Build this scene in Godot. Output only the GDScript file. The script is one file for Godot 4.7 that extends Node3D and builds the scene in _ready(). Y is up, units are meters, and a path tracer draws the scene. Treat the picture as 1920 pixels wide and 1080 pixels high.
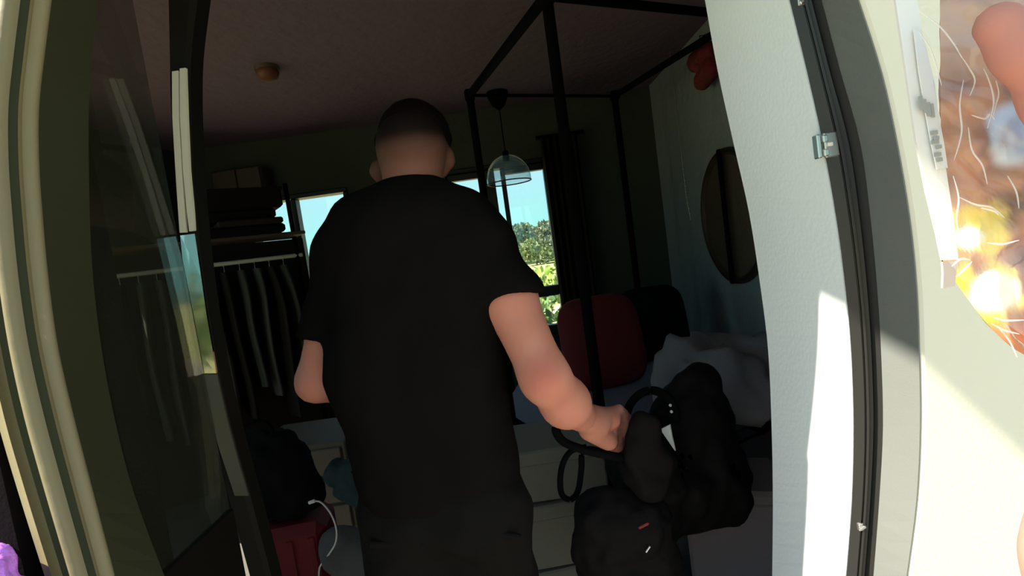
extends Node3D

var rng := RandomNumberGenerator.new()
var M := {}
const HEAD := 1.9

# ---------------------------------------------------------------- helpers
func mat(c: Color, rough := 0.7, metal := 0.0) -> StandardMaterial3D:
	var m := StandardMaterial3D.new()
	m.albedo_color = c
	m.roughness = rough
	m.metallic = metal
	m.cull_mode = BaseMaterial3D.CULL_DISABLED
	return m

func noise_tex(freq: float, seed_: int, bump: float, size := 512) -> NoiseTexture2D:
	var n := FastNoiseLite.new()
	n.seed = seed_
	n.frequency = freq
	n.fractal_octaves = 4
	var t := NoiseTexture2D.new()
	t.width = size
	t.height = size
	t.seamless = true
	t.noise = n
	t.as_normal_map = true
	t.bump_strength = bump
	return t

func ramp_tex(freq: float, seed_: int, a: Color, b: Color, size := 512) -> NoiseTexture2D:
	var t := noise_tex(freq, seed_, 1.0, size)
	t.as_normal_map = false
	var g := Gradient.new()
	g.set_color(0, a)
	g.set_color(1, b)
	t.color_ramp = g
	return t

func bumpy(m: StandardMaterial3D, tex: Texture2D, scale: float, strength := 0.5) -> StandardMaterial3D:
	m.normal_enabled = true
	m.normal_texture = tex
	m.normal_scale = strength
	m.uv1_triplanar = true
	m.uv1_scale = Vector3.ONE * scale
	return m

func begin() -> SurfaceTool:
	var st := SurfaceTool.new()
	st.begin(Mesh.PRIMITIVE_TRIANGLES)
	return st

# one face, turned so that it looks away from `inside`
func face(st: SurfaceTool, pts: Array, inside: Vector3, smooth := -1) -> void:
	st.set_smooth_group(smooth)
	var mid := Vector3.ZERO
	for p in pts:
		mid += p
	mid /= pts.size()
	for k in range(1, pts.size() - 1):
		var a: Vector3 = pts[0]
		var b: Vector3 = pts[k]
		var c: Vector3 = pts[k + 1]
		if (b - a).cross(c - a).dot(mid - inside) > 0.0:
			var s := b
			b = c
			c = s
		st.add_vertex(a)
		st.add_vertex(b)
		st.add_vertex(c)

# chamfered box
func box(st: SurfaceTool, at: Vector3, size: Vector3, ch := 0.004, turn := Basis.IDENTITY) -> void:
	var h := size * 0.5
	ch = minf(ch, minf(h.x, minf(h.y, h.z)) * 0.5)
	var corner := func(s: Vector3, axis: int) -> Vector3:
		var p := Vector3(s.x * (h.x - ch), s.y * (h.y - ch), s.z * (h.z - ch))
		p[axis] = s[axis] * h[axis]
		return at + turn * p
	for ax in 3:
		var u := (ax + 1) % 3
		var v := (ax + 2) % 3
		for s in [-1.0, 1.0]:
			var q := []
			for w in [[-1, -1], [1, -1], [1, 1], [-1, 1]]:
				var k := Vector3.ZERO
				k[ax] = s
				k[u] = w[0]
				k[v] = w[1]
				q.append(corner.call(k, ax))
			face(st, q, at)
		for su in [-1.0, 1.0]:
			for sv in [-1.0, 1.0]:
				var k0 := Vector3.ZERO
				k0[u] = su
				k0[v] = sv
				k0[ax] = -1
				var k1 := k0
				k1[ax] = 1
				face(st, [corner.call(k0, u), corner.call(k1, u), corner.call(k1, v), corner.call(k0, v)], at)
	for sx in [-1, 1]:
		for sy in [-1, 1]:
			for sz in [-1, 1]:
				var k := Vector3(sx, sy, sz)
				face(st, [corner.call(k, 0), corner.call(k, 1), corner.call(k, 2)], at)

func span(st: SurfaceTool, lo: Vector3, hi: Vector3, ch := 0.004) -> void:
	box(st, (lo + hi) * 0.5, hi - lo, ch)

# skin over rings of equal count
func skin(st: SurfaceTool, rings: Array, caps := true, smooth := -1) -> void:
	for r in rings.size() - 1:
		var a: Array = rings[r]
		var b: Array = rings[r + 1]
		var mid := Vector3.ZERO
		for p in a:
			mid += p
		for p in b:
			mid += p
		mid /= a.size() * 2.0
		for k in a.size():
			var n := (k + 1) % a.size()
			face(st, [a[k], a[n], b[n], b[k]], mid, smooth)
	if caps:
		for e in [[0, 1], [rings.size() - 1, rings.size() - 2]]:
			var mid := Vector3.ZERO
			for p in rings[e[1]]:
				mid += p
			face(st, rings[e[0]], mid / rings[e[1]].size())

# a profile with several edge lines (each an array of points from top to bottom)
func rails(st: SurfaceTool, lines: Array, smooth := -1) -> void:
	var rings := []
	for k in lines[0].size():
		var r := []
		for l in lines:
			r.append(l[k])
		rings.append(r)
	skin(st, rings, true, smooth)

# an upright edge line carried on to the door head and the ground
func carried_on(l: Array) -> Array:
	var a: Vector3 = l[0]
	var b: Vector3 = l[-1]
	var u: Vector3 = (a - l[1]) / (a.y - l[1].y)
	var w: Vector3 = (b - l[-2]) / (b.y - l[-2].y)
	var top := a + u * (HEAD - a.y)
	var low := b + w * 0.5 * (0.0 - b.y)
	low.y = 0.0
	top.z = a.z
	low.z = b.z
	return [top] + l + [low]

func moved(line: Array, by: Vector3) -> Array:
	var o := []
	for p in line:
		o.append(p + by)
	return o

func between(a: Array, b: Array, t: float, by := Vector3.ZERO) -> Array:
	var o := []
	for k in a.size():
		o.append(a[k].lerp(b[k], t) + by)
	return o

func tube(st: SurfaceTool, pts: Array, radius: float, sides := 10, end_radius := -1.0) -> void:
	var rings := []
	var up := Vector3.UP
	for k in pts.size():
		var d: Vector3 = (pts[mini(k + 1, pts.size() - 1)] - pts[maxi(k - 1, 0)]).normalized()
		if absf(d.dot(up)) > 0.95:
			up = Vector3.RIGHT
		var u := d.cross(up).normalized()
		var v := d.cross(u).normalized()
		var r := radius if end_radius < 0.0 else lerpf(radius, end_radius, k / float(pts.size() - 1))
		var ring := []
		for s in sides:
			var an := TAU * s / sides
			ring.append(pts[k] + (u * cos(an) + v * sin(an)) * r)
		rings.append(ring)
	skin(st, rings, true, 1)

func curve(pts: Array, steps := 8) -> Array:
	var o := []
	for k in pts.size() - 1:
		var p0: Vector3 = pts[maxi(k - 1, 0)]
		var p3: Vector3 = pts[mini(k + 2, pts.size() - 1)]
		for s in steps:
			o.append(pts[k].cubic_interpolate(pts[k + 1], p0, p3, s / float(steps)))
	o.append(pts[-1])
	return o

func lathe(st: SurfaceTool, at: Vector3, prof: Array, sides := 24, turn := Basis.IDENTITY) -> void:
	var rings := []
	for p in prof:
		var ring := []
		for s in sides:
			var an := TAU * s / sides
			ring.append(at + turn * Vector3(cos(an) * p.x, p.y, sin(an) * p.x))
		rings.append(ring)
	skin(st, rings, true, 1)

func obj(called: String, st: SurfaceTool, m: Material, parent: Node = self) -> MeshInstance3D:
	st.generate_normals()
	var o := MeshInstance3D.new()
	o.name = called
	o.mesh = st.commit()
	o.material_override = m
	parent.add_child(o, true)
	return o

var used := {}
func numbered(called: String) -> String:
	var k: int = used.get(called, 0)
	used[called] = k + 1
	return called if k == 0 else "%s_%03d" % [called, k]

func tag(o: Node, label: String, category: String, group := "") -> Node:
	o.set_meta("label", label)
	o.set_meta("category", category)
	if group:
		o.set_meta("group", group)
	return o

func thing(called: String, label: String, category: String, at := Vector3.ZERO, group := "") -> Node3D:
	var o := Node3D.new()
	o.name = numbered(called)
	o.position = at
	add_child(o, true)
	tag(o, label, category, group)
	return o

func struct(called: String, st: SurfaceTool, m: Material, label: String, category: String) -> MeshInstance3D:
	var o := obj(called, st, m)
	o.set_meta("kind", "structure")
	tag(o, label, category)
	return o

# ---------------------------------------------------------------- bodies: capsules blended on a grid, meshed as surface nets
var va := PackedVector3Array()
var na := PackedVector3Array()
var ca := PackedColorArray()
var ia := PackedInt32Array()

func body_begin() -> void:
	va = PackedVector3Array()
	na = PackedVector3Array()
	ca = PackedColorArray()
	ia = PackedInt32Array()

func body_end(called: String, m: Material, parent: Node, origin := Vector3.ZERO) -> MeshInstance3D:
	var arr := []
	arr.resize(Mesh.ARRAY_MAX)
	for k in va.size():
		va[k] -= origin
	arr[Mesh.ARRAY_VERTEX] = va
	arr[Mesh.ARRAY_NORMAL] = na
	arr[Mesh.ARRAY_COLOR] = ca
	arr[Mesh.ARRAY_INDEX] = ia
	var me := ArrayMesh.new()
	me.add_surface_from_arrays(Mesh.PRIMITIVE_TRIANGLES, arr)
	var o := MeshInstance3D.new()
	o.name = called
	o.mesh = me
	o.material_override = m
	parent.add_child(o, true)
	return o

# bones: [from, to, radius, radius, (cut point, cut normal)]
func nets(bones: Array, cell: float, k: float, color: Callable, wrinkle := 0.0, freq := 10.0, sd := 1) -> void:
	var noise := FastNoiseLite.new()
	noise.seed = sd
	noise.frequency = freq
	noise.fractal_octaves = 2
	var lo := Vector3.ONE * 1e9
	var hi := -lo
	for b in bones:
		var r: float = maxf(b[2], b[3]) + cell * 3.0 + k * 0.5
		for p in [b[0], b[1]]:
			lo = lo.min(p - Vector3.ONE * r)
			hi = hi.max(p + Vector3.ONE * r)
	var nx := int((hi.x - lo.x) / cell) + 2
	var ny := int((hi.y - lo.y) / cell) + 2
	var nz := int((hi.z - lo.z) / cell) + 2
	var sx := 1
	var sy := nx
	var sz := nx * ny
	var f := PackedFloat32Array()
	f.resize(nx * ny * nz)
	f.fill(1.0)
	for b in bones:
		var a: Vector3 = b[0]
		var ab: Vector3 = b[1] - a
		var l2 := maxf(ab.length_squared(), 1e-9)
		var r: float = maxf(b[2], b[3]) + k + cell * 2.5
		var p0: Vector3 = ((a.min(b[1]) - Vector3.ONE * r - lo) / cell).max(Vector3.ZERO)
		var p1: Vector3 = (a.max(b[1]) + Vector3.ONE * r - lo) / cell
		var r0: float = b[2]
		var r1: float = b[3]
		var cut: bool = b.size() > 4
		for z in range(int(p0.z), mini(int(p1.z) + 1, nz)):
			for y in range(int(p0.y), mini(int(p1.y) + 1, ny)):
				for x in range(int(p0.x), mini(int(p1.x) + 1, nx)):
					var p := lo + Vector3(x, y, z) * cell
					var t := clampf((p - a).dot(ab) / l2, 0.0, 1.0)
					var d := p.distance_to(a + ab * t) - lerpf(r0, r1, t)
					if cut:
						d = maxf(d, (p - b[4]).dot(b[5]))
					var i := x + y * sy + z * sz
					var g := f[i]
					var h := maxf(k - absf(d - g), 0.0) / k
					f[i] = minf(d, g) - h * h * k * 0.25
	if wrinkle > 0.0:
		for i in f.size():
			if absf(f[i]) < cell * 3.0:
				var q := lo + Vector3(i % nx, (i / nx) % ny, i / sz) * cell
				f[i] += noise.get_noise_3dv(q) * wrinkle
	var off := [0, sx, sy, sx + sy, sz, sz + sx, sz + sy, sz + sx + sy]
	var at := PackedInt32Array()
	at.resize(f.size())
	at.fill(-1)
	var base := lo
	for z in nz - 1:
		for y in ny - 1:
			var row := y * sy + z * sz
			for x in nx - 1:
				var i := x + row
				var v0 := f[i]
				if v0 > cell * 2.0 or v0 < -cell * 2.0:
					continue
				var inside := 0
				var v := [0.0, 0.0, 0.0, 0.0, 0.0, 0.0, 0.0, 0.0]
				for c in 8:
					v[c] = f[i + off[c]]
					if v[c] < 0.0:
						inside += 1
				if inside == 0 or inside == 8:
					continue
				var sum := Vector3.ZERO
				var n := 0
				for c in 8:
					for ax in [1, 2, 4]:
						if c & ax == 0:
							var e: int = c | ax
							if (v[c] < 0.0) != (v[e] < 0.0):
								var t: float = v[c] / (v[c] - v[e])
								var pc := Vector3(c & 1, (c >> 1) & 1, c >> 2)
								var pe := Vector3(e & 1, (e >> 1) & 1, e >> 2)
								sum += pc.lerp(pe, t)
								n += 1
				var p := base + (Vector3(x, y, z) + sum / n) * cell
				at[i] = va.size()
				va.append(p)
				na.append(Vector3(v[1] + v[3] + v[5] + v[7] - v[0] - v[2] - v[4] - v[6], v[2] + v[3] + v[6] + v[7] - v[0] - v[1] - v[4] - v[5], v[4] + v[5] + v[6] + v[7] - v[0] - v[1] - v[2] - v[3]).normalized())
				ca.append(color.call(p))
	for z in range(1, nz - 1):
		for y in range(1, ny - 1):
			for x in range(1, nx - 1):
				var i := x + y * sy + z * sz
				if absf(f[i]) > cell * 2.0:
					continue
				for e in [[sx, sy, sz], [sy, sz, sx], [sz, sx, sy]]:
					if (f[i] < 0.0) == (f[i + e[0]] < 0.0):
						continue
					var q := [at[i], at[i - e[1]], at[i - e[1] - e[2]], at[i - e[2]]]
					if q.min() < 0:
						continue
					if f[i] < 0.0:
						q = [q[0], q[3], q[2], q[1]]
					ia.append_array(PackedInt32Array([q[0], q[1], q[2], q[0], q[2], q[3]]))

func plain(_p: Vector3) -> Color:
	return Color.WHITE

# ---------------------------------------------------------------- leaves
func leaf_mesh(size: float) -> ArrayMesh:
	var st := begin()
	var s := size
	for side in [-1.0, 1.0]:
		var pts := [Vector3(0, 0, 0), Vector3(side * 0.34 * s, 0.3 * s, 0.08 * s), Vector3(side * 0.28 * s, 0.62 * s, 0.06 * s), Vector3(0, s, -0.05 * s), Vector3(0, 0.5 * s, -0.02 * s)]
		for k in [[0, 1, 4], [1, 2, 4], [2, 3, 4]]:
			for i in (k if side > 0 else [k[0], k[2], k[1]]):
				st.add_vertex(pts[i])
	st.generate_normals()
	return st.commit()

func foliage(called: String, parent: Node, blobs: Array, count: int, size: float, m: Material, shades: Array, sd: int) -> void:
	rng.seed = sd
	var mm := MultiMesh.new()
	mm.transform_format = MultiMesh.TRANSFORM_3D
	mm.use_colors = true
	mm.mesh = leaf_mesh(size)
	mm.mesh.surface_set_material(0, m)
	mm.instance_count = count
	for k in count:
		var b: Array = blobs[k % blobs.size()]
		var d := Vector3(rng.randfn(), rng.randfn(), rng.randfn()).normalized()
		var p: Vector3 = b[0] + d * b[1] * pow(rng.randf(), 0.25)
		var bs := Basis(Vector3(rng.randfn(), rng.randfn(), rng.randfn()).normalized(), rng.randf() * TAU)
		mm.set_instance_transform(k, Transform3D(bs.scaled(Vector3.ONE * rng.randf_range(0.7, 1.3)), p))
		var c: Color = shades[rng.randi() % shades.size()]
		mm.set_instance_color(k, c.lightened(rng.randf() * 0.1))
	var o := MultiMeshInstance3D.new()
	o.name = called
	o.multimesh = mm
	o.set_meta("kind", "stuff")
	parent.add_child(o, true)

func tree(at: Vector3, h: float, w: float, shades: Array, label: String, sd: int) -> void:
	var t := thing("tree", label, "tree", at, "trees on the hill beyond the window")
	var st := begin()
	tube(st, [Vector3.ZERO, Vector3(0.05, h * 0.3, 0), Vector3(0, h * 0.7, 0.05)], 0.04 * h, 8, 0.015 * h)
	obj("trunk", st, M.bark, t)
	rng.seed = sd
	var blobs := []
	for k in 9:
		blobs.append([Vector3(rng.randf_range(-0.32, 0.32) * w, h * rng.randf_range(0.42, 0.82), rng.randf_range(-0.3, 0.3) * w), w * rng.randf_range(0.16, 0.27)])
	foliage("crown", t, blobs, 2600, 0.26, M.leaf, shades, sd)

func _ready() -> void:
	# ---------------- camera
	var cam := Camera3D.new()
	cam.name = "camera"
	add_child(cam)
	cam.position = Vector3(0, 1.35, 0)
	cam.rotation_degrees = Vector3(-4.5, 0, -8)
	cam.fov = 58.7155
	cam.near = 0.02
	cam.current = true
	# ---------------- sky and exposure
	var env := Environment.new()
	var sm := ProceduralSkyMaterial.new()
	sm.sky_top_color = Color(0.62, 0.72, 0.82)
	sm.sky_horizon_color = Color(0.515, 0.80, 0.755)
	sm.sky_curve = 0.12
	sm.ground_bottom_color = Color(0.35, 0.4, 0.35)
	sm.ground_horizon_color = Color(0.6, 0.8, 0.75)
	sm.energy_multiplier = 1.0
	var sky := Sky.new()
	sky.sky_material = sm
	env.background_mode = Environment.BG_SKY
	env.sky = sky
	env.tonemap_mode = Environment.TONE_MAPPER_LINEAR
	env.tonemap_exposure = 2.0
	env.sdfgi_enabled = true
	env.ssao_enabled = true
	env.ssil_enabled = true
	var we := WorldEnvironment.new()
	we.name = "environment"
	we.environment = env
	add_child(we)
	# ---------------- sun: from the left, almost along the wall
	var sun := DirectionalLight3D.new()
	sun.name = "sun"
	sun.light_color = Color(1.0, 0.95, 0.86)
	sun.light_energy = 2.6
	sun.light_angular_distance = 0.8
	sun.shadow_enabled = true
	add_child(sun)
	sun.look_at_from_position(Vector3.ZERO, Vector3(1.0, -1.12, -0.22))

	materials()
	shell()
	door_frames()
	windows()
	outdoors()
	bed()
	left_side()
	furniture()
	carried_bags()
	man()
	hand_and_packet()

func materials() -> void:
	var fine := noise_tex(0.09, 3, 6.0)
	var coarse := noise_tex(0.02, 4, 8.0)
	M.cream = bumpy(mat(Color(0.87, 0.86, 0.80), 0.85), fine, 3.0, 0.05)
	M.reveal = bumpy(mat(Color(0.93, 0.97, 1.0), 0.6), fine, 2.0, 0.05)
	M.wall = bumpy(mat(Color(0.235, 0.255, 0.215), 0.9), coarse, 1.0, 0.3)
	M.wall_cool = bumpy(mat(Color(0.51, 0.55, 0.565), 0.9), coarse, 1.0, 0.3)
	M.ceiling = bumpy(mat(Color(0.40, 0.335, 0.38), 0.9), coarse, 1.0, 0.3)
	M.floor = bumpy(mat(Color(0.36, 0.36, 0.35), 0.7), coarse, 1.0, 0.2)
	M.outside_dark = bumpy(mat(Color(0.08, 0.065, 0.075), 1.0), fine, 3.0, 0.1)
	M.beige_frame = bumpy(mat(Color(0.42, 0.395, 0.295), 0.6), coarse, 2.0, 0.1)
	M.olive = mat(Color(0.19, 0.20, 0.145), 0.85)
	M.alu_grey = bumpy(mat(Color(0.42, 0.44, 0.44), 0.45), fine, 6.0, 0.08)
	M.alu_black = mat(Color(0.085, 0.085, 0.09), 0.4)
	M.rubber = mat(Color(0.03, 0.03, 0.03), 0.6)
	M.steel = mat(Color(0.75, 0.75, 0.75), 0.3, 0.9)
	M.mirror_steel = mat(Color(0.92, 0.93, 0.92), 0.06, 1.0)
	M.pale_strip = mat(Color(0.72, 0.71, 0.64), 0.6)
	M.dim_reflection_steel = mat(Color(0.3, 0.3, 0.26), 0.4, 0.6)
	M.dark_stile = mat(Color(0.07, 0.065, 0.055), 0.5)
	M.window_frame = mat(Color(0.06, 0.06, 0.075), 0.5)
	M.white_seal = mat(Color(0.9, 0.9, 0.92), 0.5)
	M.glass = mat(Color(0.85, 0.95, 0.9, 0.06), 0.0)
	M.glass.transparency = BaseMaterial3D.TRANSPARENCY_ALPHA
	M.door_glass = mat(Color(0.16, 0.17, 0.13, 0.35), 0.0)
	M.door_glass.transparency = BaseMaterial3D.TRANSPARENCY_ALPHA
	M.bed_black = mat(Color(0.04, 0.036, 0.035), 0.9)
	M.sheet = bumpy(mat(Color(0.42, 0.45, 0.52), 0.9), fine, 4.0, 0.4)
	M.duvet = bumpy(mat(Color(0.5, 0.48, 0.5), 0.95), fine, 4.0, 0.5)
	M.valance = bumpy(mat(Color(0.47, 0.42, 0.43), 0.95), fine, 4.0, 0.4)
	M.dark_red = bumpy(mat(Color(0.4, 0.10, 0.12), 0.9), fine, 4.0, 0.5)
	M.red = bumpy(mat(Color(0.42, 0.03, 0.07), 0.7), fine, 4.0, 0.3)
	M.black_cloth = bumpy(mat(Color(0.08, 0.078, 0.08), 0.92), fine, 6.0, 0.5)
	M.black_bag = bumpy(mat(Color(0.085, 0.075, 0.075), 0.75), fine, 6.0, 0.4)
	M.tee = bumpy(mat(Color(0.075, 0.068, 0.068), 1.0), fine, 8.0, 0.3)
	M.tee.metallic_specular = 0.05
	M.jeans = bumpy(mat(Color(0.08, 0.075, 0.07), 1.0), fine, 8.0, 0.4)
	M.strap = mat(Color(0.05, 0.05, 0.055), 0.95)
	M.garment = bumpy(mat(Color(0.26, 0.26, 0.22), 0.95), fine, 5.0, 0.4)
	M.garment_grey = bumpy(mat(Color(0.33, 0.32, 0.29), 0.95), fine, 5.0, 0.4)
	M.brown_wood = bumpy(mat(Color(0.24, 0.19, 0.14), 0.6), coarse, 3.0, 0.2)
	M.curtain = bumpy(mat(Color(0.16, 0.14, 0.12), 0.95), fine, 5.0, 0.4)
	M.card = bumpy(mat(Color(0.48, 0.47, 0.43), 0.85), coarse, 3.0, 0.2)
	M.pale_wood = bumpy(mat(Color(0.30, 0.27, 0.21), 0.7), coarse, 3.0, 0.2)
	M.white_plastic = mat(Color(0.86, 0.85, 0.83), 0.45)
	M.white_card = mat(Color(0.92, 0.91, 0.9), 0.6)
	M.teal = bumpy(mat(Color(0.10, 0.20, 0.22), 0.9), fine, 4.0, 0.4)
	M.grey_cloth = bumpy(mat(Color(0.33, 0.32, 0.32), 0.9), fine, 4.0, 0.4)
	M.orange_shade = mat(Color(0.36, 0.2, 0.1), 0.6)
	M.bark = mat(Color(0.25, 0.2, 0.15), 0.9)
	M.paving = bumpy(mat(Color(0.6, 0.57, 0.52), 0.9), coarse, 1.0, 0.3)
	M.lawn = mat(Color(0.4, 0.52, 0.22), 0.95)
	M.hay = mat(Color(0.66, 0.66, 0.44), 0.95)
	M.leaf = mat(Color.WHITE, 0.6)
	M.leaf.vertex_color_use_as_albedo = true
	M.leaf.backlight_enabled = true
	M.leaf.backlight = Color(0.2, 0.28, 0.08)
	M.skin = bumpy(mat(Color.WHITE, 0.7), noise_tex(0.15, 9, 3.0), 8.0, 0.12)
	M.skin.vertex_color_use_as_albedo = true
	M.skin.metallic_specular = 0.25
	M.hair = bumpy(mat(Color(0.07, 0.045, 0.035), 1.0), noise_tex(0.25, 10, 8.0), 9.0, 0.6)
	M.film = mat(Color(0.96, 0.97, 1.0, 0.07), 0.04)
	M.film.transparency = BaseMaterial3D.TRANSPARENCY_ALPHA
	M.snack = mat(Color.WHITE, 0.55)
	M.snack.vertex_color_use_as_albedo = true
	for n in [M.black_cloth, M.black_bag, M.curtain, M.hair, M.bed_black, M.strap, M.jeans, M.olive, M.outside_dark, M.dark_stile, M.garment, M.garment_grey]:
		n.metallic_specular = 0.15
	M.purple = bumpy(mat(Color(0.78, 0.5, 1.0), 0.35), noise_tex(0.03, 12, 14.0), 6.0, 0.6)

# ---------------------------------------------------------------- the setting
func shell() -> void:
	var st := begin()
	span(st, Vector3(-2.6, -0.12, -4.2), Vector3(1.45, 0, -0.68), 0.0)
	struct("floor", st, M.floor, "dark grey floor of the unlit room", "floor")
	st = begin()
	span(st, Vector3(-2.6, 2.42, -4.2), Vector3(1.45, 2.56, -0.68), 0.0)
	struct("ceiling", st, M.ceiling, "plain brownish ceiling of the dim room", "ceiling")
	st = begin()
	for r in [[-4.2, -2.7, 0.0, 2.42], [-1.3, -0.88, 0.0, 2.42], [-2.7, -1.3, 0.0, 0.8], [-2.7, -1.3, 2.0, 2.42]]:  # unseen opening left in this wall, added to let in daylight
		span(st, Vector3(-2.6, r[2], r[0]), Vector3(-2.4, r[3], r[1]), 0.0)
	struct("wall_left", st, M.wall, "dark wall at the left side of the room, with an unseen opening added for daylight", "wall")
	st = begin()
	span(st, Vector3(1.25, 0, -4.2), Vector3(1.45, 2.42, -0.88), 0.0)
	struct("wall_right", st, M.wall_cool, "plain cool grey green wall behind the bed at right", "wall")
	st = begin()
	var z0 := -4.2
	var z1 := -4.0
	for r in [[-2.4, -1.95, 0.0, 2.42], [-1.15, -0.42, 0.0, 2.42], [0.45, 1.25, 0.0, 2.42], [-1.95, -1.15, 0.0, 0.56], [-1.95, -1.15, 1.985, 2.42], [-0.42, 0.45, 0.0, 0.6], [-0.42, 0.45, 2.0, 2.42]]:
		span(st, Vector3(r[0], r[2], z0), Vector3(r[1], r[3], z1), 0.0)
	struct("wall_back", st, M.wall, "far wall of the room, holding the two windows", "wall")
	# the wall with the doorway: pale plaster right of it, dark render left of it
	st = begin()
	var edge := curve([Vector3(0.451, 1.58, -0.62), Vector3(0.471, 1.494, -0.62), Vector3(0.483, 1.408, -0.62), Vector3(0.491, 1.317, -0.62), Vector3(0.493, 1.232, -0.62), Vector3(0.49, 1.152, -0.62), Vector3(0.484, 1.057, -0.62), Vector3(0.472, 0.961, -0.62), Vector3(0.452, 0.864, -0.62)], 4)
	var e2 := carried_on(edge)
	var far := []
	for p in e2:
		far.append(Vector3(1.8, p.y, p.z))
	var bead := moved(e2, Vector3(0.005, 0, 0))
	rails(st, [moved(e2, Vector3(0, 0, -0.006)), bead, far, moved(far, Vector3(0, 0, -0.26)), moved(e2, Vector3(0.03, 0, -0.26))])
	span(st, Vector3(-1.6, HEAD, -0.88), Vector3(1.8, 2.9, -0.62), 0.0)
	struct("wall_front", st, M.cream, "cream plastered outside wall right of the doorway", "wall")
	st = begin()
	span(st, Vector3(-1.6, 0, -0.88), Vector3(-0.665, HEAD, -0.628), 0.0)
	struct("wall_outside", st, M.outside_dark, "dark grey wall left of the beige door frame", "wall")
	# unseen flat hood added over the door, outlined to shape the sun's shadow
	st = begin()
	var under := [Vector3(-0.52, 2.32, -0.62), Vector3(-0.65, 2.32, 0.05), Vector3(1.8, 2.32, 0.05), Vector3(1.8, 2.32, -0.62)]
	skin(st, [under, moved(under, Vector3(0, 0.07, 0))])
	struct("added_canopy", st, M.cream, "unseen flat hood added over the doorway to shape the sun shadow", "added_canopy")

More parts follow.
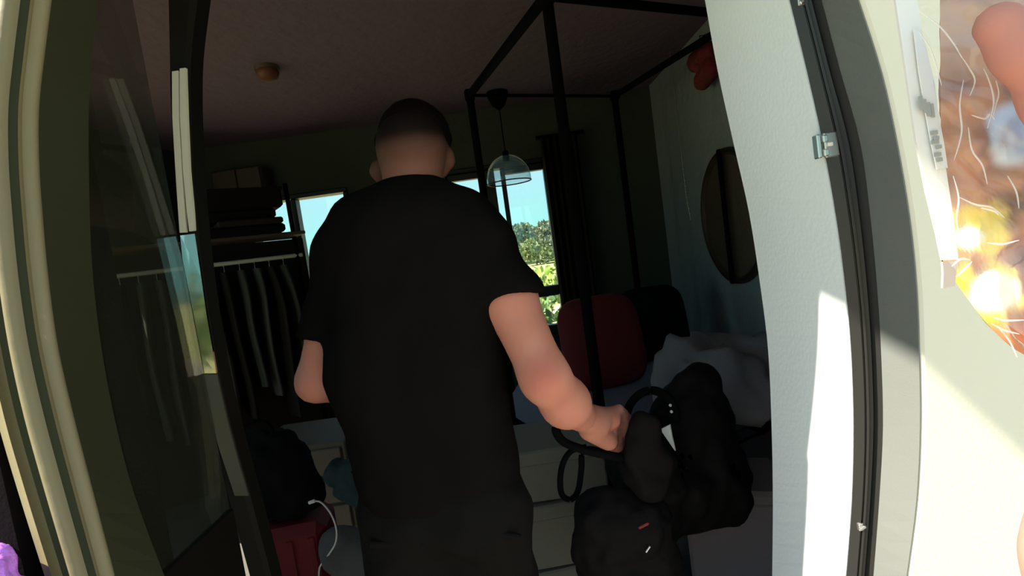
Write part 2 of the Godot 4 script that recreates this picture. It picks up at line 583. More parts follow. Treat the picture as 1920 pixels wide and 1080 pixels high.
func door_frames() -> void:
	# right jamb, from the room outward
	var e5 := curve([Vector3(0.405, 1.731, -0.93), Vector3(0.414, 1.611, -0.93), Vector3(0.429, 1.478, -0.93), Vector3(0.444, 1.351, -0.93), Vector3(0.451, 1.213, -0.93), Vector3(0.453, 1.093, -0.93), Vector3(0.445, 0.951, -0.93), Vector3(0.433, 0.806, -0.93), Vector3(0.417, 0.659, -0.93)], 4)
	var e4 := curve([Vector3(0.414, 1.622, -0.7), Vector3(0.428, 1.53, -0.7), Vector3(0.441, 1.43, -0.7), Vector3(0.45, 1.327, -0.7), Vector3(0.454, 1.231, -0.7), Vector3(0.454, 1.14, -0.7), Vector3(0.448, 1.034, -0.7), Vector3(0.436, 0.925, -0.7), Vector3(0.418, 0.814, -0.7)], 4)
	var e3 := curve([Vector3(0.445, 1.608, -0.68), Vector3(0.461, 1.516, -0.68), Vector3(0.479, 1.421, -0.68), Vector3(0.484, 1.322, -0.68), Vector3(0.485, 1.228, -0.68), Vector3(0.483, 1.14, -0.68), Vector3(0.477, 1.036, -0.68), Vector3(0.463, 0.931, -0.68), Vector3(0.446, 0.824, -0.68)], 4)
	var e1 := curve([Vector3(0.451, 1.58, -0.62), Vector3(0.471, 1.494, -0.62), Vector3(0.483, 1.408, -0.62), Vector3(0.491, 1.317, -0.62), Vector3(0.493, 1.232, -0.62), Vector3(0.49, 1.152, -0.62), Vector3(0.484, 1.057, -0.62), Vector3(0.472, 0.961, -0.62), Vector3(0.452, 0.864, -0.62)], 4)
	var ext := carried_on
	e5 = ext.call(e5)
	e4 = ext.call(e4)
	e3 = ext.call(e3)
	e1 = ext.call(e1)
	var st := begin()
	var out := Vector3(0.16, 0, 0)
	rails(st, [e5, e4, moved(e4, out), moved(e5, out)])
	struct("wall_reveal", st, M.reveal, "pale grey inner reveal of the doorway, sunlit low down", "door reveal")
	var fr := Node3D.new()
	fr.name = "door_2"
	fr.set_meta("kind", "structure")
	tag(fr, "dark metal door frame channel right of the doorway, with latch plates", "door frame")
	add_child(fr)
	# black channel: face, raised rib, deep groove
	st = begin()
	var back := Vector3(0.03, 0, -0.05)
	rails(st, [moved(e4, Vector3(0, 0, 0.004)), between(e4, e3, 0.32, Vector3(0, 0, 0.006)), between(e4, e3, 0.32, back), moved(e4, Vector3(0.012, 0, -0.02))])
	obj("channel_face", st, M.alu_black, fr)
	st = begin()
	rails(st, [between(e4, e3, 0.36, Vector3(0, 0, 0.008)), between(e4, e3, 0.44, Vector3(0, 0, 0.008)), between(e4, e3, 0.44, back), between(e4, e3, 0.36, back)])
	obj("rib", st, M.alu_black, fr)
	st = begin()
	rails(st, [between(e4, e3, 0.44, Vector3(0, 0, -0.002)), between(e4, e3, 0.74, Vector3(0, 0, -0.002)), between(e4, e3, 0.74, back), between(e4, e3, 0.44, back)])
	obj("channel_face", st, M.alu_black, fr)
	st = begin()
	rails(st, [between(e4, e3, 0.74, Vector3(0, 0, -0.010)), moved(e3, Vector3(0.001, 0, -0.001)), moved(e3, back), between(e4, e3, 0.74, back)])
	obj("gasket", st, M.rubber, fr)
	st = begin()
	rails(st, [moved(e3, Vector3(0.0005, 0, 0)), moved(e1, Vector3(-0.001, 0, -0.002)), moved(e1, Vector3(0.05, 0, -0.03)), moved(e3, Vector3(0.05, 0, -0.04))])
	obj("side_face", st, M.alu_grey, fr)
	# latch plates
	for q in [[Vector3(0.443, 1.426, -0.69), 0.028, 0.033], [Vector3(0.426, 1.614, -0.69), 0.016, 0.014], [Vector3(0.44, 0.893, -0.688), 0.010, 0.013]]:
		var c: Vector3 = q[0]
		var w: float = q[1]
		var h: float = q[2]
		var big: bool = w > 0.02
		st = begin()
		var tilt := Basis(Vector3.BACK, 0.02)
		if big:
			box(st, c + Vector3(0.004, 0, 0), Vector3(w * 0.68, h, 0.006), 0.0015, tilt)
			box(st, c + Vector3(-w * 0.42, 0, -0.004), Vector3(w * 0.2, h * 0.95, 0.012), 0.0015, tilt)
			box(st, c + Vector3(-w * 0.2, h * 0.26, 0.003), Vector3(w * 0.24, h * 0.3, 0.007), 0.0015, tilt)
			box(st, c + Vector3(-w * 0.2, -h * 0.3, 0.003), Vector3(w * 0.24, h * 0.3, 0.007), 0.0015, tilt)
		else:
			box(st, c, Vector3(w * 0.8, h * 0.8, 0.006), 0.001, tilt)
			box(st, c + Vector3(w * 0.1, 0, 0.003), Vector3(w * 0.9, h * 0.35, 0.004), 0.001, Basis(Vector3.BACK, 0.5))
		var lp := obj("latch_plate", st, M.steel, fr)
		if big:
			lp.set_meta("label", "square steel latch keeper")
			st = begin()
			box(st, c + Vector3(-0.002, 0, 0.007), Vector3(0.007, 0.005, 0.006), 0.001)
			obj("latch_tongue", st, M.white_plastic, lp)
	# left: grooved beige frame
	var l1 := curve([Vector3(-0.482, 1.705, -0.62), Vector3(-0.502, 1.648, -0.62), Vector3(-0.521, 1.59, -0.62), Vector3(-0.534, 1.529, -0.62), Vector3(-0.543, 1.468, -0.62), Vector3(-0.552, 1.392, -0.62), Vector3(-0.558, 1.308, -0.62), Vector3(-0.557, 1.221, -0.62), Vector3(-0.553, 1.124, -0.62), Vector3(-0.548, 1.011, -0.62)], 4)
	var l0 := curve([Vector3(-0.575, 1.718, -0.62), Vector3(-0.595, 1.661, -0.62), Vector3(-0.614, 1.602, -0.62), Vector3(-0.627, 1.542, -0.62), Vector3(-0.636, 1.481, -0.62), Vector3(-0.645, 1.405, -0.62), Vector3(-0.65, 1.321, -0.62), Vector3(-0.651, 1.234, -0.62), Vector3(-0.645, 1.138, -0.62), Vector3(-0.635, 1.024, -0.62)], 4)
	l1 = ext.call(l1)
	l0 = ext.call(l0)
	st = begin()
	var lines := []
	for q in [[0.0, -0.03], [0.02, -0.004], [0.08, 0.004], [0.20, 0.006], [0.28, -0.004], [0.315, -0.013], [0.36, -0.009], [0.42, 0.003], [0.50, 0.006], [0.60, 0.003], [0.66, -0.008], [0.69, -0.012], [0.73, -0.006], [0.79, 0.002], [0.84, 0.001], [0.87, 0.005], [0.97, 0.005], [1.0, 0.0]]:
		lines.append(between(l0, l1, q[0], Vector3(0, 0, q[1])))
	lines.append(moved(l1, Vector3(0, 0, -0.003)))
	lines.append(moved(l1, Vector3(-0.05, 0, -0.04)))
	lines.append(moved(l0, Vector3(0, 0, -0.04)))
	rails(st, lines, 1)
	struct("trim_1", st, M.beige_frame, "beige upright door frame with long rounded grooves, left of the doorway", "door frame")
	# olive return of the frame
	var l2 := curve([Vector3(-0.482, 1.743, -0.7), Vector3(-0.503, 1.678, -0.7), Vector3(-0.521, 1.611, -0.7), Vector3(-0.535, 1.543, -0.7), Vector3(-0.548, 1.474, -0.7), Vector3(-0.561, 1.389, -0.7), Vector3(-0.569, 1.294, -0.7), Vector3(-0.571, 1.196, -0.7), Vector3(-0.566, 1.087, -0.7), Vector3(-0.547, 0.957, -0.7)], 4)
	l2 = ext.call(l2)
	st = begin()
	rails(st, [moved(l1, Vector3(0, 0, -0.002)), l2, moved(l2, Vector3(-0.08, 0, 0)), moved(l1, Vector3(-0.08, 0, -0.002))])
	struct("trim_2", st, M.olive, "smooth dark olive side face of the left door frame", "door frame")
	# open glazed door leaf, standing inward along the left side
	var d := Node3D.new()
	d.name = "door_1"
	d.set_meta("kind", "structure")
	tag(d, "open glazed door leaf at the left, its glass mirroring the man", "door")
	add_child(d)
	var s0 := curve([Vector3(-0.509, 1.85, -0.92), Vector3(-0.524, 1.762, -0.92), Vector3(-0.539, 1.674, -0.92), Vector3(-0.551, 1.583, -0.92), Vector3(-0.562, 1.491, -0.92), Vector3(-0.573, 1.378, -0.92), Vector3(-0.581, 1.252, -0.92), Vector3(-0.579, 1.122, -0.92), Vector3(-0.569, 0.978, -0.92), Vector3(-0.556, 0.809, -0.92)], 4)
	var s1 := curve([Vector3(-0.473, 1.849, -0.93), Vector3(-0.5, 1.763, -0.93), Vector3(-0.518, 1.673, -0.93), Vector3(-0.531, 1.582, -0.93), Vector3(-0.542, 1.489, -0.93), Vector3(-0.551, 1.374, -0.93), Vector3(-0.555, 1.247, -0.93), Vector3(-0.553, 1.115, -0.93), Vector3(-0.542, 0.97, -0.93), Vector3(-0.53, 0.799, -0.93)], 4)
	s0 = ext.call(s0)
	s1 = ext.call(s1)
	st = begin()
	var pl := moved(l2, Vector3(-0.004, 0, -0.002))
	var gl := []
	# flat pane: takes the mean line of the frame so that it stays plane
	for q in [[-0.572, 0.02, -0.705], [-0.572, 2.03, -0.705], [-0.572, 2.03, -0.915], [-0.572, 0.02, -0.915]]:
		gl.append(Vector3(q[0], q[1], q[2]))
	skin(st, [gl, moved(gl, Vector3(-0.006, 0, 0))])
	obj("glass_pane", st, M.door_glass, d)
	st = begin()
	span(st, Vector3(-0.580, 0.02, -0.919), Vector3(-0.567, 0.945, -0.703), 0.002)
	obj("glare_cover_panel", st, M.dark_stile, d)  # dark panel added to cover the bright reflection low in the glass
	st = begin()
	rails(st, [moved(s0, Vector3(-0.004, 0, 0.002)), between(s0, s1, 0.72, Vector3(0, 0, 0.0)), moved(s1, Vector3(0, 0, -0.004)), moved(s1, Vector3(0, 0, -0.04)), moved(s0, Vector3(-0.004, 0, -0.04))])
	obj("stile", st, M.dark_stile, d)
	# narrow polished facing on the stile with two pale strips above painted in for a reflection
	st = begin()
	var f0 := [Vector3(-0.568, 1.452, -0.916), Vector3(-0.575, 1.378, -0.916), Vector3(-0.578, 1.311, -0.916), Vector3(-0.579, 1.253, -0.916), Vector3(-0.578, 1.203, -0.916)]
	var f1 := [Vector3(-0.544, 1.452, -0.919), Vector3(-0.547, 1.374, -0.919), Vector3(-0.55, 1.307, -0.919), Vector3(-0.551, 1.248, -0.919), Vector3(-0.552, 1.199, -0.919)]
	rails(st, [f0, f1, moved(f1, Vector3(0, 0, -0.004)), moved(f0, Vector3(0, 0, -0.004))])
	obj("polished_facing", st, M.mirror_steel, d)
	st = begin()
	f0 = [Vector3(-0.576, 1.201, -0.916), Vector3(-0.577, 1.123, -0.916), Vector3(-0.57, 1.052, -0.916), Vector3(-0.559, 0.969, -0.916)]
	f1 = [Vector3(-0.552, 1.197, -0.919), Vector3(-0.549, 1.118, -0.919), Vector3(-0.544, 1.047, -0.919), Vector3(-0.536, 0.964, -0.919)]
	rails(st, [f0, f1, moved(f1, Vector3(0, 0, -0.004)), moved(f0, Vector3(0, 0, -0.004))])
	obj("dim_reflection_facing", st, M.dim_reflection_steel, d)  # darker finish stands in for the mirror image dimming lower down
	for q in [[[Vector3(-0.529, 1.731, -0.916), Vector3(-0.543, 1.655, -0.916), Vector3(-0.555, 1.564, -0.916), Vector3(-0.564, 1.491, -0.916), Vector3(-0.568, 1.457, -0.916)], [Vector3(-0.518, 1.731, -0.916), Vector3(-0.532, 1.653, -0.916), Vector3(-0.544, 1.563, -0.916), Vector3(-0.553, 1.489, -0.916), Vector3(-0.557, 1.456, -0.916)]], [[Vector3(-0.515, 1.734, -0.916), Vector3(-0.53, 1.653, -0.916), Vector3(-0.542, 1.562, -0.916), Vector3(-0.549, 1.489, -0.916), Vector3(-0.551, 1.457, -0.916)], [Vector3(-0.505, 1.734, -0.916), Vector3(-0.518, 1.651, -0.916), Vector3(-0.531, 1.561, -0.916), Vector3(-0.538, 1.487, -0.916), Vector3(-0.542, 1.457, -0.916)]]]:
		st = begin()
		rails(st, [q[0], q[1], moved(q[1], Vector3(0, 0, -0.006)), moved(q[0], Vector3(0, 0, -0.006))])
		obj("reflection_strip", st, M.pale_strip, d)  # pale colour stands in for light mirrored in the stile

func window_unit(called: String, label: String, x0: float, x1: float, y0: float, y1: float, bars: Array, rails_: Array, panes: Array) -> void:
	var w := Node3D.new()
	w.name = called
	w.set_meta("kind", "structure")
	tag(w, label, "window")
	add_child(w)
	var st := begin()
	var t := 0.035
	for r in [[x0, x1, y1 - t, y1], [x0, x1, y0, y0 + t], [x0, x0 + t, y0 + t, y1 - t], [x1 - t, x1, y0 + t, y1 - t]]:
		span(st, Vector3(r[0], r[2], -4.12), Vector3(r[1], r[3], -3.985), 0.006)
	obj("window_frame", st, M.window_frame, w)
	for b in bars:
		st = begin()
		span(st, Vector3(b[0], y0 + t, -4.09), Vector3(b[1], y1 - t, -4.0), 0.006)
		obj("mullion", st, M.window_frame, w)
	for b in rails_:
		st = begin()
		span(st, Vector3(b[0], b[2], -4.085), Vector3(b[1], b[3], -4.01), 0.006)
		obj("transom", st, M.window_frame, w)
	for p in panes:
		st = begin()
		span(st, Vector3(p[0], p[2], -4.065), Vector3(p[1], p[3], -4.06), 0.0005)
		obj("pane", st, M.glass, w)
	st = begin()
	span(st, Vector3(x0 - 0.03, y0 - 0.03, -4.14), Vector3(x1 + 0.03, y0, -3.94), 0.005)
	obj("window_sill", st, M.window_frame, w)

func windows() -> void:
	window_unit("window_1", "dark framed window left of the man, half hidden by stacked shelves", -1.95, -1.15, 0.56, 1.985, [[-1.60, -1.56]], [], [[-1.915, -1.60, 0.595, 1.95], [-1.56, -1.185, 0.595, 1.95]])
	window_unit("window_2", "dark framed window right of the man, showing trees and sky", -0.42, 0.45, 0.6, 2.0, [[-0.125, -0.015], [0.032, 0.068], [0.365, 0.415]], [[0.068, 0.365, 0.93, 1.01], [-0.385, -0.125, 0.93, 1.01], [0.068, 0.365, 0.635, 0.70], [0.068, 0.365, 1.915, 1.965], [-0.385, -0.125, 1.915, 1.965]], [[-0.385, -0.125, 1.01, 1.915], [-0.385, -0.125, 0.635, 0.93], [-0.015, 0.032, 0.635, 1.965], [0.068, 0.365, 1.01, 1.915], [0.068, 0.365, 0.70, 0.93]])

func outdoors() -> void:
	var st := begin()
	span(st, Vector3(-60, -0.6, -70), Vector3(60, -0.14, 40), 0.0)
	struct("ground", st, M.hay, "pale dry field beyond the window", "field")
	st = begin()
	span(st, Vector3(-7, -0.14, -0.88), Vector3(7, -0.02, 6.5), 0.01)
	struct("patio", st, M.paving, "pale paved terrace in front of the doorway", "patio")
	st = begin()
	span(st, Vector3(-4, -0.14, -6.2), Vector3(4, -0.08, -4.2), 0.01)
	struct("path", st, M.paving, "pale paved strip under the far windows", "path")
	# rising ground with woodland
	st = begin()
	var rings := []
	for k in 9:
		var x := -40.0 + k * 10.0
		var ring := []
		for j in 8:
			var u := j / 7.0
			ring.append(Vector3(x, -0.3 + sin(u * PI) * (0.9 + 0.35 * sin(k * 1.3)), -40.0 - u * 26.0))
		rings.append(ring)
	skin(st, rings, true, 1)
	struct("hill", st, M.lawn, "low green hill beyond the field", "hill")
	var dark := [Color(0.035, 0.085, 0.02), Color(0.05, 0.11, 0.03), Color(0.075, 0.14, 0.04)]
	var mid := [Color(0.08, 0.15, 0.03), Color(0.11, 0.19, 0.04), Color(0.15, 0.2, 0.06)]
	var grey := [Color(0.12, 0.17, 0.10), Color(0.16, 0.2, 0.12)]
	var spec := [[0.9, -40, 3.0, 3.2, dark, "dark leafy tree at the left of the wooded hill"], [2.4, -41, 3.5, 3.0, mid, "olive green tree with the tallest crown on the hill"], [3.9, -40, 3.2, 3.0, grey, "grey green rounded tree at the right edge of the window view"], [-1.4, -42, 3.3, 3.4, mid, "green tree hidden partly behind the man's shoulder"], [5.8, -43, 3.6, 3.6, dark, "dark tree behind the window's right frame"], [2.0, -36.5, 1.5, 2.6, mid, "low scrubby tree at the foot of the wooded hill"], [3.4, -37, 1.7, 2.4, grey, "low grey green tree at the foot of the hill"], [-4.0, -43, 3.2, 3.6, dark, "dark tree further left along the hill"]]
	for k in spec.size():
		var s: Array = spec[k]
		tree(Vector3(s[0], -0.1, s[1]), s[2], s[3], s[4], s[5], 40 + k)
	var sh := thing("shrub", "bright yellow green shrub just outside the right window", "shrub", Vector3(0.75, -0.14, -7.2))
	st = begin()
	for k in 5:
		tube(st, [Vector3(0.05 * k - 0.1, 0, 0), Vector3(0.22 * (k - 2), 0.6, 0.05 * k - 0.1), Vector3(0.32 * (k - 2), 1.0, 0.1 * (k - 2))], 0.018, 6, 0.008)
	obj("stem", st, M.bark, sh)
	foliage("leaves", sh, [[Vector3(-0.35, 0.72, 0), 0.42], [Vector3(0.2, 0.82, 0), 0.45], [Vector3(0, 0.42, 0.15), 0.5], [Vector3(0.55, 0.6, 0), 0.4], [Vector3(-0.2, 0.5, 0.3), 0.4]], 1500, 0.12, M.leaf, [Color(0.32, 0.45, 0.06), Color(0.42, 0.55, 0.1), Color(0.22, 0.36, 0.05)], 71)
	var cl := thing("creeper", "dense leafy creeper with pale leaves below the window's middle rail", "plant", Vector3(0.45, -0.14, -5.2))
	st = begin()
	for k in 4:
		tube(st, [Vector3(0.08 * k - 0.1, 0, 0), Vector3(0.12 * (k - 1.5), 0.5, 0.03), Vector3(0.15 * (k - 1.5), 0.85, 0)], 0.01, 6, 0.005)
	obj("stem", st, M.bark, cl)
	foliage("leaves", cl, [[Vector3(0, 0.75, 0), 0.26], [Vector3(0.25, 0.7, 0), 0.26], [Vector3(0.05, 0.45, 0.05), 0.3], [Vector3(0.32, 0.4, 0), 0.3], [Vector3(-0.2, 0.45, 0), 0.22]], 700, 0.09, M.leaf, [Color(0.1, 0.24, 0.05), Color(0.45, 0.58, 0.32), Color(0.07, 0.18, 0.04)], 72)
	# garden behind the camera, seen only in reflections
	var hg := thing("hedge", "leafy garden hedge mirrored in the polished door edge", "hedge", Vector3(0.5, -0.14, 7.5))
	for k in 7:
		st = begin()
		tube(st, [Vector3(k - 3, 0, 0), Vector3(k - 3.1, 1.0, 0.1)], 0.03, 6, 0.012)
		obj("stem", st, M.bark, hg)
	var blobs := []
	for k in 14:
		blobs.append([Vector3(-3.5 + k * 0.54, 0.75 + 0.25 * sin(k * 2.1), 0.1 * cos(k)), 0.62])
	foliage("leaves", hg, blobs, 3500, 0.14, M.leaf, [Color(0.16, 0.26, 0.05), Color(0.24, 0.34, 0.08), Color(0.08, 0.15, 0.03)], 73)

# ---------------------------------------------------------------- bed
func bed() -> void:
	var fl := Vector3(-0.084, 0, -2.9)
	var rt := Vector3(0.9, 0, -0.437)
	var nl := Vector3(0.264, 0, -1.88)
	var fr := fl + rt
	var nr := nl + rt
	var b := thing("canopy_bed", "black metal four-poster bed frame with thin bars along the top", "bed", fl.lerp(nr, 0.5))
	var o := fl.lerp(nr, 0.5)
	var top := 2.21
	for p in [fl, fr, nl, nr]:
		var st := begin()
		tube(st, [p - o, p - o + Vector3(0, top, 0)], 0.021, 12)
		var post := obj("post", st, M.bed_black, b)
		st = begin()
		box(st, p - o + Vector3(0, top, 0), Vector3(0.055, 0.06, 0.055), 0.01)
		obj("finial", st, M.bed_black, post)
	for e in [[fl, nl, 0.021], [fr, nr, 0.018], [fl, fr, 0.009], [nl, nr, 0.018]]:
		var st := begin()
		tube(st, [e[0] - o + Vector3(0, top, 0), e[1] - o + Vector3(0, top, 0)], e[2], 10)
		obj("top_rail", st, M.bed_black, b)
	for e in [[fl, nl], [fr, nr], [fl, fr], [nl, nr]]:
		var st := begin()
		var d: Vector3 = e[1] - e[0]
		var turn := Basis(Vector3.UP, -atan2(d.z, d.x))
		box(st, (e[0] + e[1]) * 0.5 - o + Vector3(0, 0.32, 0), Vector3(d.length() - 0.02, 0.09, 0.025), 0.006, turn)
		obj("side_rail", st, M.bed_black, b)
	var ang := -atan2(rt.z, rt.x)
	var turn := Basis(Vector3.UP, ang)
	# mattress and valance
	var mt := thing("mattress", "mattress under a pale bluish grey sheet on the four-poster bed", "mattress", o)
	var st := begin()
	box(st, Vector3(0, 0.47, 0), Vector3(0.93, 0.22, 1.0), 0.04, turn)
	obj("sheet", st, M.sheet, mt)
	st = begin()
	var rings := []
	for k in 25:
		var u := k / 24.0
		var p: Vector3 = nl.lerp(nr, u) - o
		var n := Vector3(rt.z, 0, -rt.x).normalized() * -1.0
		var w := sin(u * 40.0) * 0.012
		rings.append([p + n * (0.03 + w * 0.3) + Vector3(0, 0.37, 0), p + n * (0.045 + w) + Vector3(0, 0.02, 0), p + n * (0.038 + w) + Vector3(0, 0.02, 0), p + n * (0.022 + w * 0.3) + Vector3(0, 0.37, 0)])
	skin(st, rings, true, 1)
	obj("valance", st, M.valance, mt)
	# rumpled duvet heaped at the near right
	var dv := thing("duvet", "rumpled dark grey duvet heaped on the bed behind the black bags", "duvet", Vector3(0.85, 0.58, -2.1))
	var noise := FastNoiseLite.new()
	noise.seed = 21
	noise.frequency = 3.2
	noise.fractal_octaves = 3
	st = begin()
	rings = []
	for k in 27:
		var u := k / 26.0
		var ring := []
		for j in 24:
			var an := TAU * j / 24.0
			var r := sin(u * PI) * 0.27 + 0.02
			var p := Vector3(lerpf(-0.40, 0.37, u), 0.10 + sin(an) * r * 0.62, cos(an) * r * 1.05)
			var q := noise.get_noise_3dv(p * 1.0) * 0.14 + noise.get_noise_3dv(p * 2.6) * 0.06
			p += Vector3(0, sin(an), cos(an)) * q * sin(u * PI)
			p.y = maxf(p.y, 0.004)
			ring.append(turn * p)
		rings.append(ring)
	skin(st, rings, true, 1)
	obj("cover", st, M.duvet, dv)
	# dark red cushions against the far end
	for q in [[Vector3(0.433, 0.738, -2.55), 0.22, 0.24, -0.1, "large dark red cushion propped on the far end of the bed"], [Vector3(0.8, 0.641, -2.95), 0.2, 0.22, -0.3, "black cushion leaning beside the dark red cushion on the bed"]]:
		var c: Vector3 = q[0]
		c.y = 0.585 + q[2] * 0.9
		var cu := thing("cushion", q[4], "cushion", Vector3(c.x, 0.60, c.z))
		st = begin()
		rings = []
		for k in 13:
			var u := k / 12.0 * 2.0 - 1.0
			var ring := []
			for j in 28:
				var an := TAU * j / 28.0
				var ex := signf(cos(an)) * pow(absf(cos(an)), 0.5)
				var ey := signf(sin(an)) * pow(absf(sin(an)), 0.5)
				var rr := pow(maxf(1.0 - pow(absf(u), 2.2), 0.0), 0.42)
				var edge := 0.06 + 0.94 * rr
				ring.append(Basis(Vector3.UP, q[3] + 0.3) * Basis(Vector3.RIGHT, -0.25) * Vector3(ex * q[1] * edge, ey * q[2] * edge + q[2] * 0.9, u * 0.085))
			rings.append(ring)
		skin(st, rings, true, 1)
		obj("cover", st, M.dark_red if q[1] > 0.21 else M.black_cloth, cu)

# ---------------------------------------------------------------- left half of the room
func garment(at: Vector3, w: float, h: float, sd: int, m: Material, turn: float) -> void:
	rng.seed = sd
	var g := thing("hanging_garment", "dark garment hanging from the clothes rail left of the man", "garment", at, "dark clothes on the rail")
	g.rotation.y = turn
	var st := begin()
	var rings := []
	for k in 9:
		var u := k / 8.0
		var ring := []
		var ww := w * (0.25 if k == 0 else (0.8 if k == 1 else 1.0)) * 0.5
		for j in 16:
			var an := TAU * j / 16.0
			var fold := 1.0 + 0.35 * sin(an * 5.0 + sd) * u
			ring.append(Vector3(cos(an) * 0.024 * fold + 0.01 * sin(u * 5.0 + sd), -0.05 - h * u + (0.03 if k == 0 else 0.0), sin(an) * ww))
		rings.append(ring)
	skin(st, rings, true, 1)
	obj("cloth", st, m, g)
	st = begin()
	tube(st, curve([Vector3(0, -0.05, 0), Vector3(0, -0.005, 0.0), Vector3(0, 0.016, 0.012), Vector3(0, 0.02, 0.0), Vector3(0, 0.012, -0.014)], 4), 0.002, 6)
	obj("hook", st, M.steel, g)

func left_side() -> void:
	# clothes rail with a shelf above it, in front of the left window
	var a := Vector3(-1.754, 1.468, -3)
	var c := Vector3(-1.333, 1.513, -3.3)
	a.y = (a.y + c.y) * 0.5
	c.y = a.y
	var r := thing("clothes_rail", "pale metal clothes rail with dark clothes, left of the man", "clothes rail", Vector3(c.x, 0, c.z))
	var o := r.position
	var st := begin()
	tube(st, [a - o + (a - c) * 1.0, c - o + (c - a) * 0.06], 0.013, 10)
	obj("rail", st, M.pale_strip, r)
	for p in [c, a + (a - c) * 0.95]:
		st = begin()
		tube(st, [Vector3(p.x, 0.0, p.z) - o, Vector3(p.x, 1.95, p.z) - o], 0.014, 10)
		obj("upright", st, M.bed_black, r)
	st = begin()
	var d := (c - a).normalized()
	var turn := Basis(Vector3.UP, -atan2(d.z, d.x))
	var mid := c - d * 0.55
	box(st, Vector3(mid.x, 1.62, mid.z) - o, Vector3(1.16, 0.02, 0.34), 0.003, turn)
	obj("shelf", st, M.brown_wood, r)
	st = begin()
	box(st, Vector3(mid.x, 0.86, mid.z) - o + Vector3(d.z, 0, -d.x) * -0.0 + Vector3(-0.03, 0, -0.21), Vector3(1.10, 1.5, 0.012), 0.003, turn)
	obj("back_cover", st, M.curtain, r)
	for k in 13:
		var p := c - d * (0.09 + k * 0.083)
		garment(p - Vector3(0, 0.03, 0), 0.36 + 0.05 * sin(k * 2.3), 0.78 + 0.12 * sin(k * 1.7), 100 + k, [M.garment, M.curtain, M.garment_grey][k % 3], -atan2(d.z, d.x))
	# folded things stacked on the shelf, cut out against the window
	var y := 1.63
	var names := ["folded dark blanket lowest in the stack on the shelf", "dark flat box second from the bottom of the shelf stack", "dark folded jumper third in the stack on the shelf", "black storage box on top of the shelf stack"]
	var hs := [0.05, 0.035, 0.06, 0.12]
	for k in 4:
		var b := begin()
		var w: float = [0.42, 0.34, 0.40, 0.46][k]
		var at := Vector3(mid.x + 0.26 + 0.04 * sin(k * 2.0), y, mid.z - 0.06)
		box(b, Vector3(0, hs[k] * 0.5, 0), Vector3(w, hs[k], 0.28), 0.015, turn)
		if k == 3:
			box(b, Vector3(0, hs[k] - 0.012, 0), Vector3(w + 0.012, 0.02, 0.292), 0.004, turn)
		var so := obj(["folded_blanket", "flat_box", "folded_jumper", "storage_box"][k], b, [M.outside_dark, M.curtain, M.black_cloth, M.black_bag][k])
		so.position = at
		tag(so, names[k], ["blanket", "box", "jumper", "box"][k])
		y += hs[k]
	# window stay with small hardware, at the right end of the rail
	# dark unit on the far wall
	var ac := thing("wall_cupboard", "dark square wall cupboard high on the far wall, left of the window", "cupboard", Vector3(-1.879, 2.08, -4))
	st = begin()
	box(st, Vector3(0, 0, 0.09), Vector3(0.36, 0.24, 0.18), 0.008)
	obj("body", st, M.brown_wood, ac)
	st = begin()
	box(st, Vector3(-0.088, 0, 0.188), Vector3(0.17, 0.22, 0.016), 0.004)
	obj("door", st, M.brown_wood, ac)
	st = begin()
	box(st, Vector3(0.088, 0, 0.188), Vector3(0.17, 0.22, 0.016), 0.004)
	obj("door", st, M.brown_wood, ac)
	# ceiling light, unlit
	var lt := thing("ceiling_light", "small unlit amber ceiling light above the left of the room", "ceiling light", Vector3(-1.069, 2.42, -2.672))
	st = begin()
	lathe(st, Vector3.ZERO, [Vector2(0.02, 0.0), Vector2(0.06, 0.0), Vector2(0.06, -0.018), Vector2(0.02, -0.02)])
	obj("base", st, M.brown_wood, lt)
	st = begin()
	lathe(st, Vector3.ZERO, [Vector2(0.05, -0.018), Vector2(0.055, -0.03), Vector2(0.045, -0.055), Vector2(0.02, -0.07), Vector2(0.004, -0.073)])
	obj("shade", st, M.orange_shade, lt)
	# pale drawers behind the man
	var dr := thing("drawer_unit", "low pale wooden drawer unit behind the man's left elbow", "drawers", Vector3(-1.092, 0.316, -2.5) * Vector3(1, 0, 1))
	st = begin()
	box(st, Vector3(0, 0.29, 0), Vector3(0.46, 0.58, 0.40), 0.006)
	obj("carcass", st, M.pale_wood, dr)
	for k in 4:
		st = begin()
		box(st, Vector3(0, 0.09 + k * 0.135, 0.207), Vector3(0.42, 0.122, 0.016), 0.004)
		var dd := obj("drawer", st, M.pale_wood, dr)
		st = begin()
		box(st, Vector3(0, 0.09 + k * 0.135, 0.221), Vector3(0.12, 0.014, 0.014), 0.004)
		obj("handle", st, M.bed_black, dd)
	# dark red tub with black bag on top
	var base := Vector3(-0.873, 0.435, -1.75)
	var sc := thing("suitcase", "dark red upright suitcase at the lower left, below the black bag", "suitcase", Vector3(base.x, 0, base.z))
	var hgt := 0.49
	st = begin()
	box(st, Vector3(0, hgt * 0.5 + 0.03, 0), Vector3(0.235, hgt, 0.2), 0.03, Basis(Vector3.UP, 0.15))
	obj("shell", st, M.red, sc)
	for k in 3:
		st = begin()
		box(st, Basis(Vector3.UP, 0.15) * Vector3(-0.07 + k * 0.07, hgt * 0.5 + 0.03, 0.102), Vector3(0.022, hgt - 0.08, 0.008), 0.003, Basis(Vector3.UP, 0.15))
		obj("ridge", st, M.red, sc)
	for s in [[-1, -1], [1, -1], [-1, 1], [1, 1]]:
		st = begin()
		lathe(st, Vector3(0.09 * s[0], 0.02, 0.07 * s[1]), [Vector2(0.004, -0.008), Vector2(0.02, -0.008), Vector2(0.02, 0.008), Vector2(0.004, 0.008)], 14, Basis(Vector3.BACK, PI / 2))
		obj("wheel", st, M.rubber, sc)
	var bb := thing("holdall", "soft black holdall standing on the dark red suitcase", "bag", Vector3(base.x - 0.05, hgt + 0.036, base.z))
	body_begin()
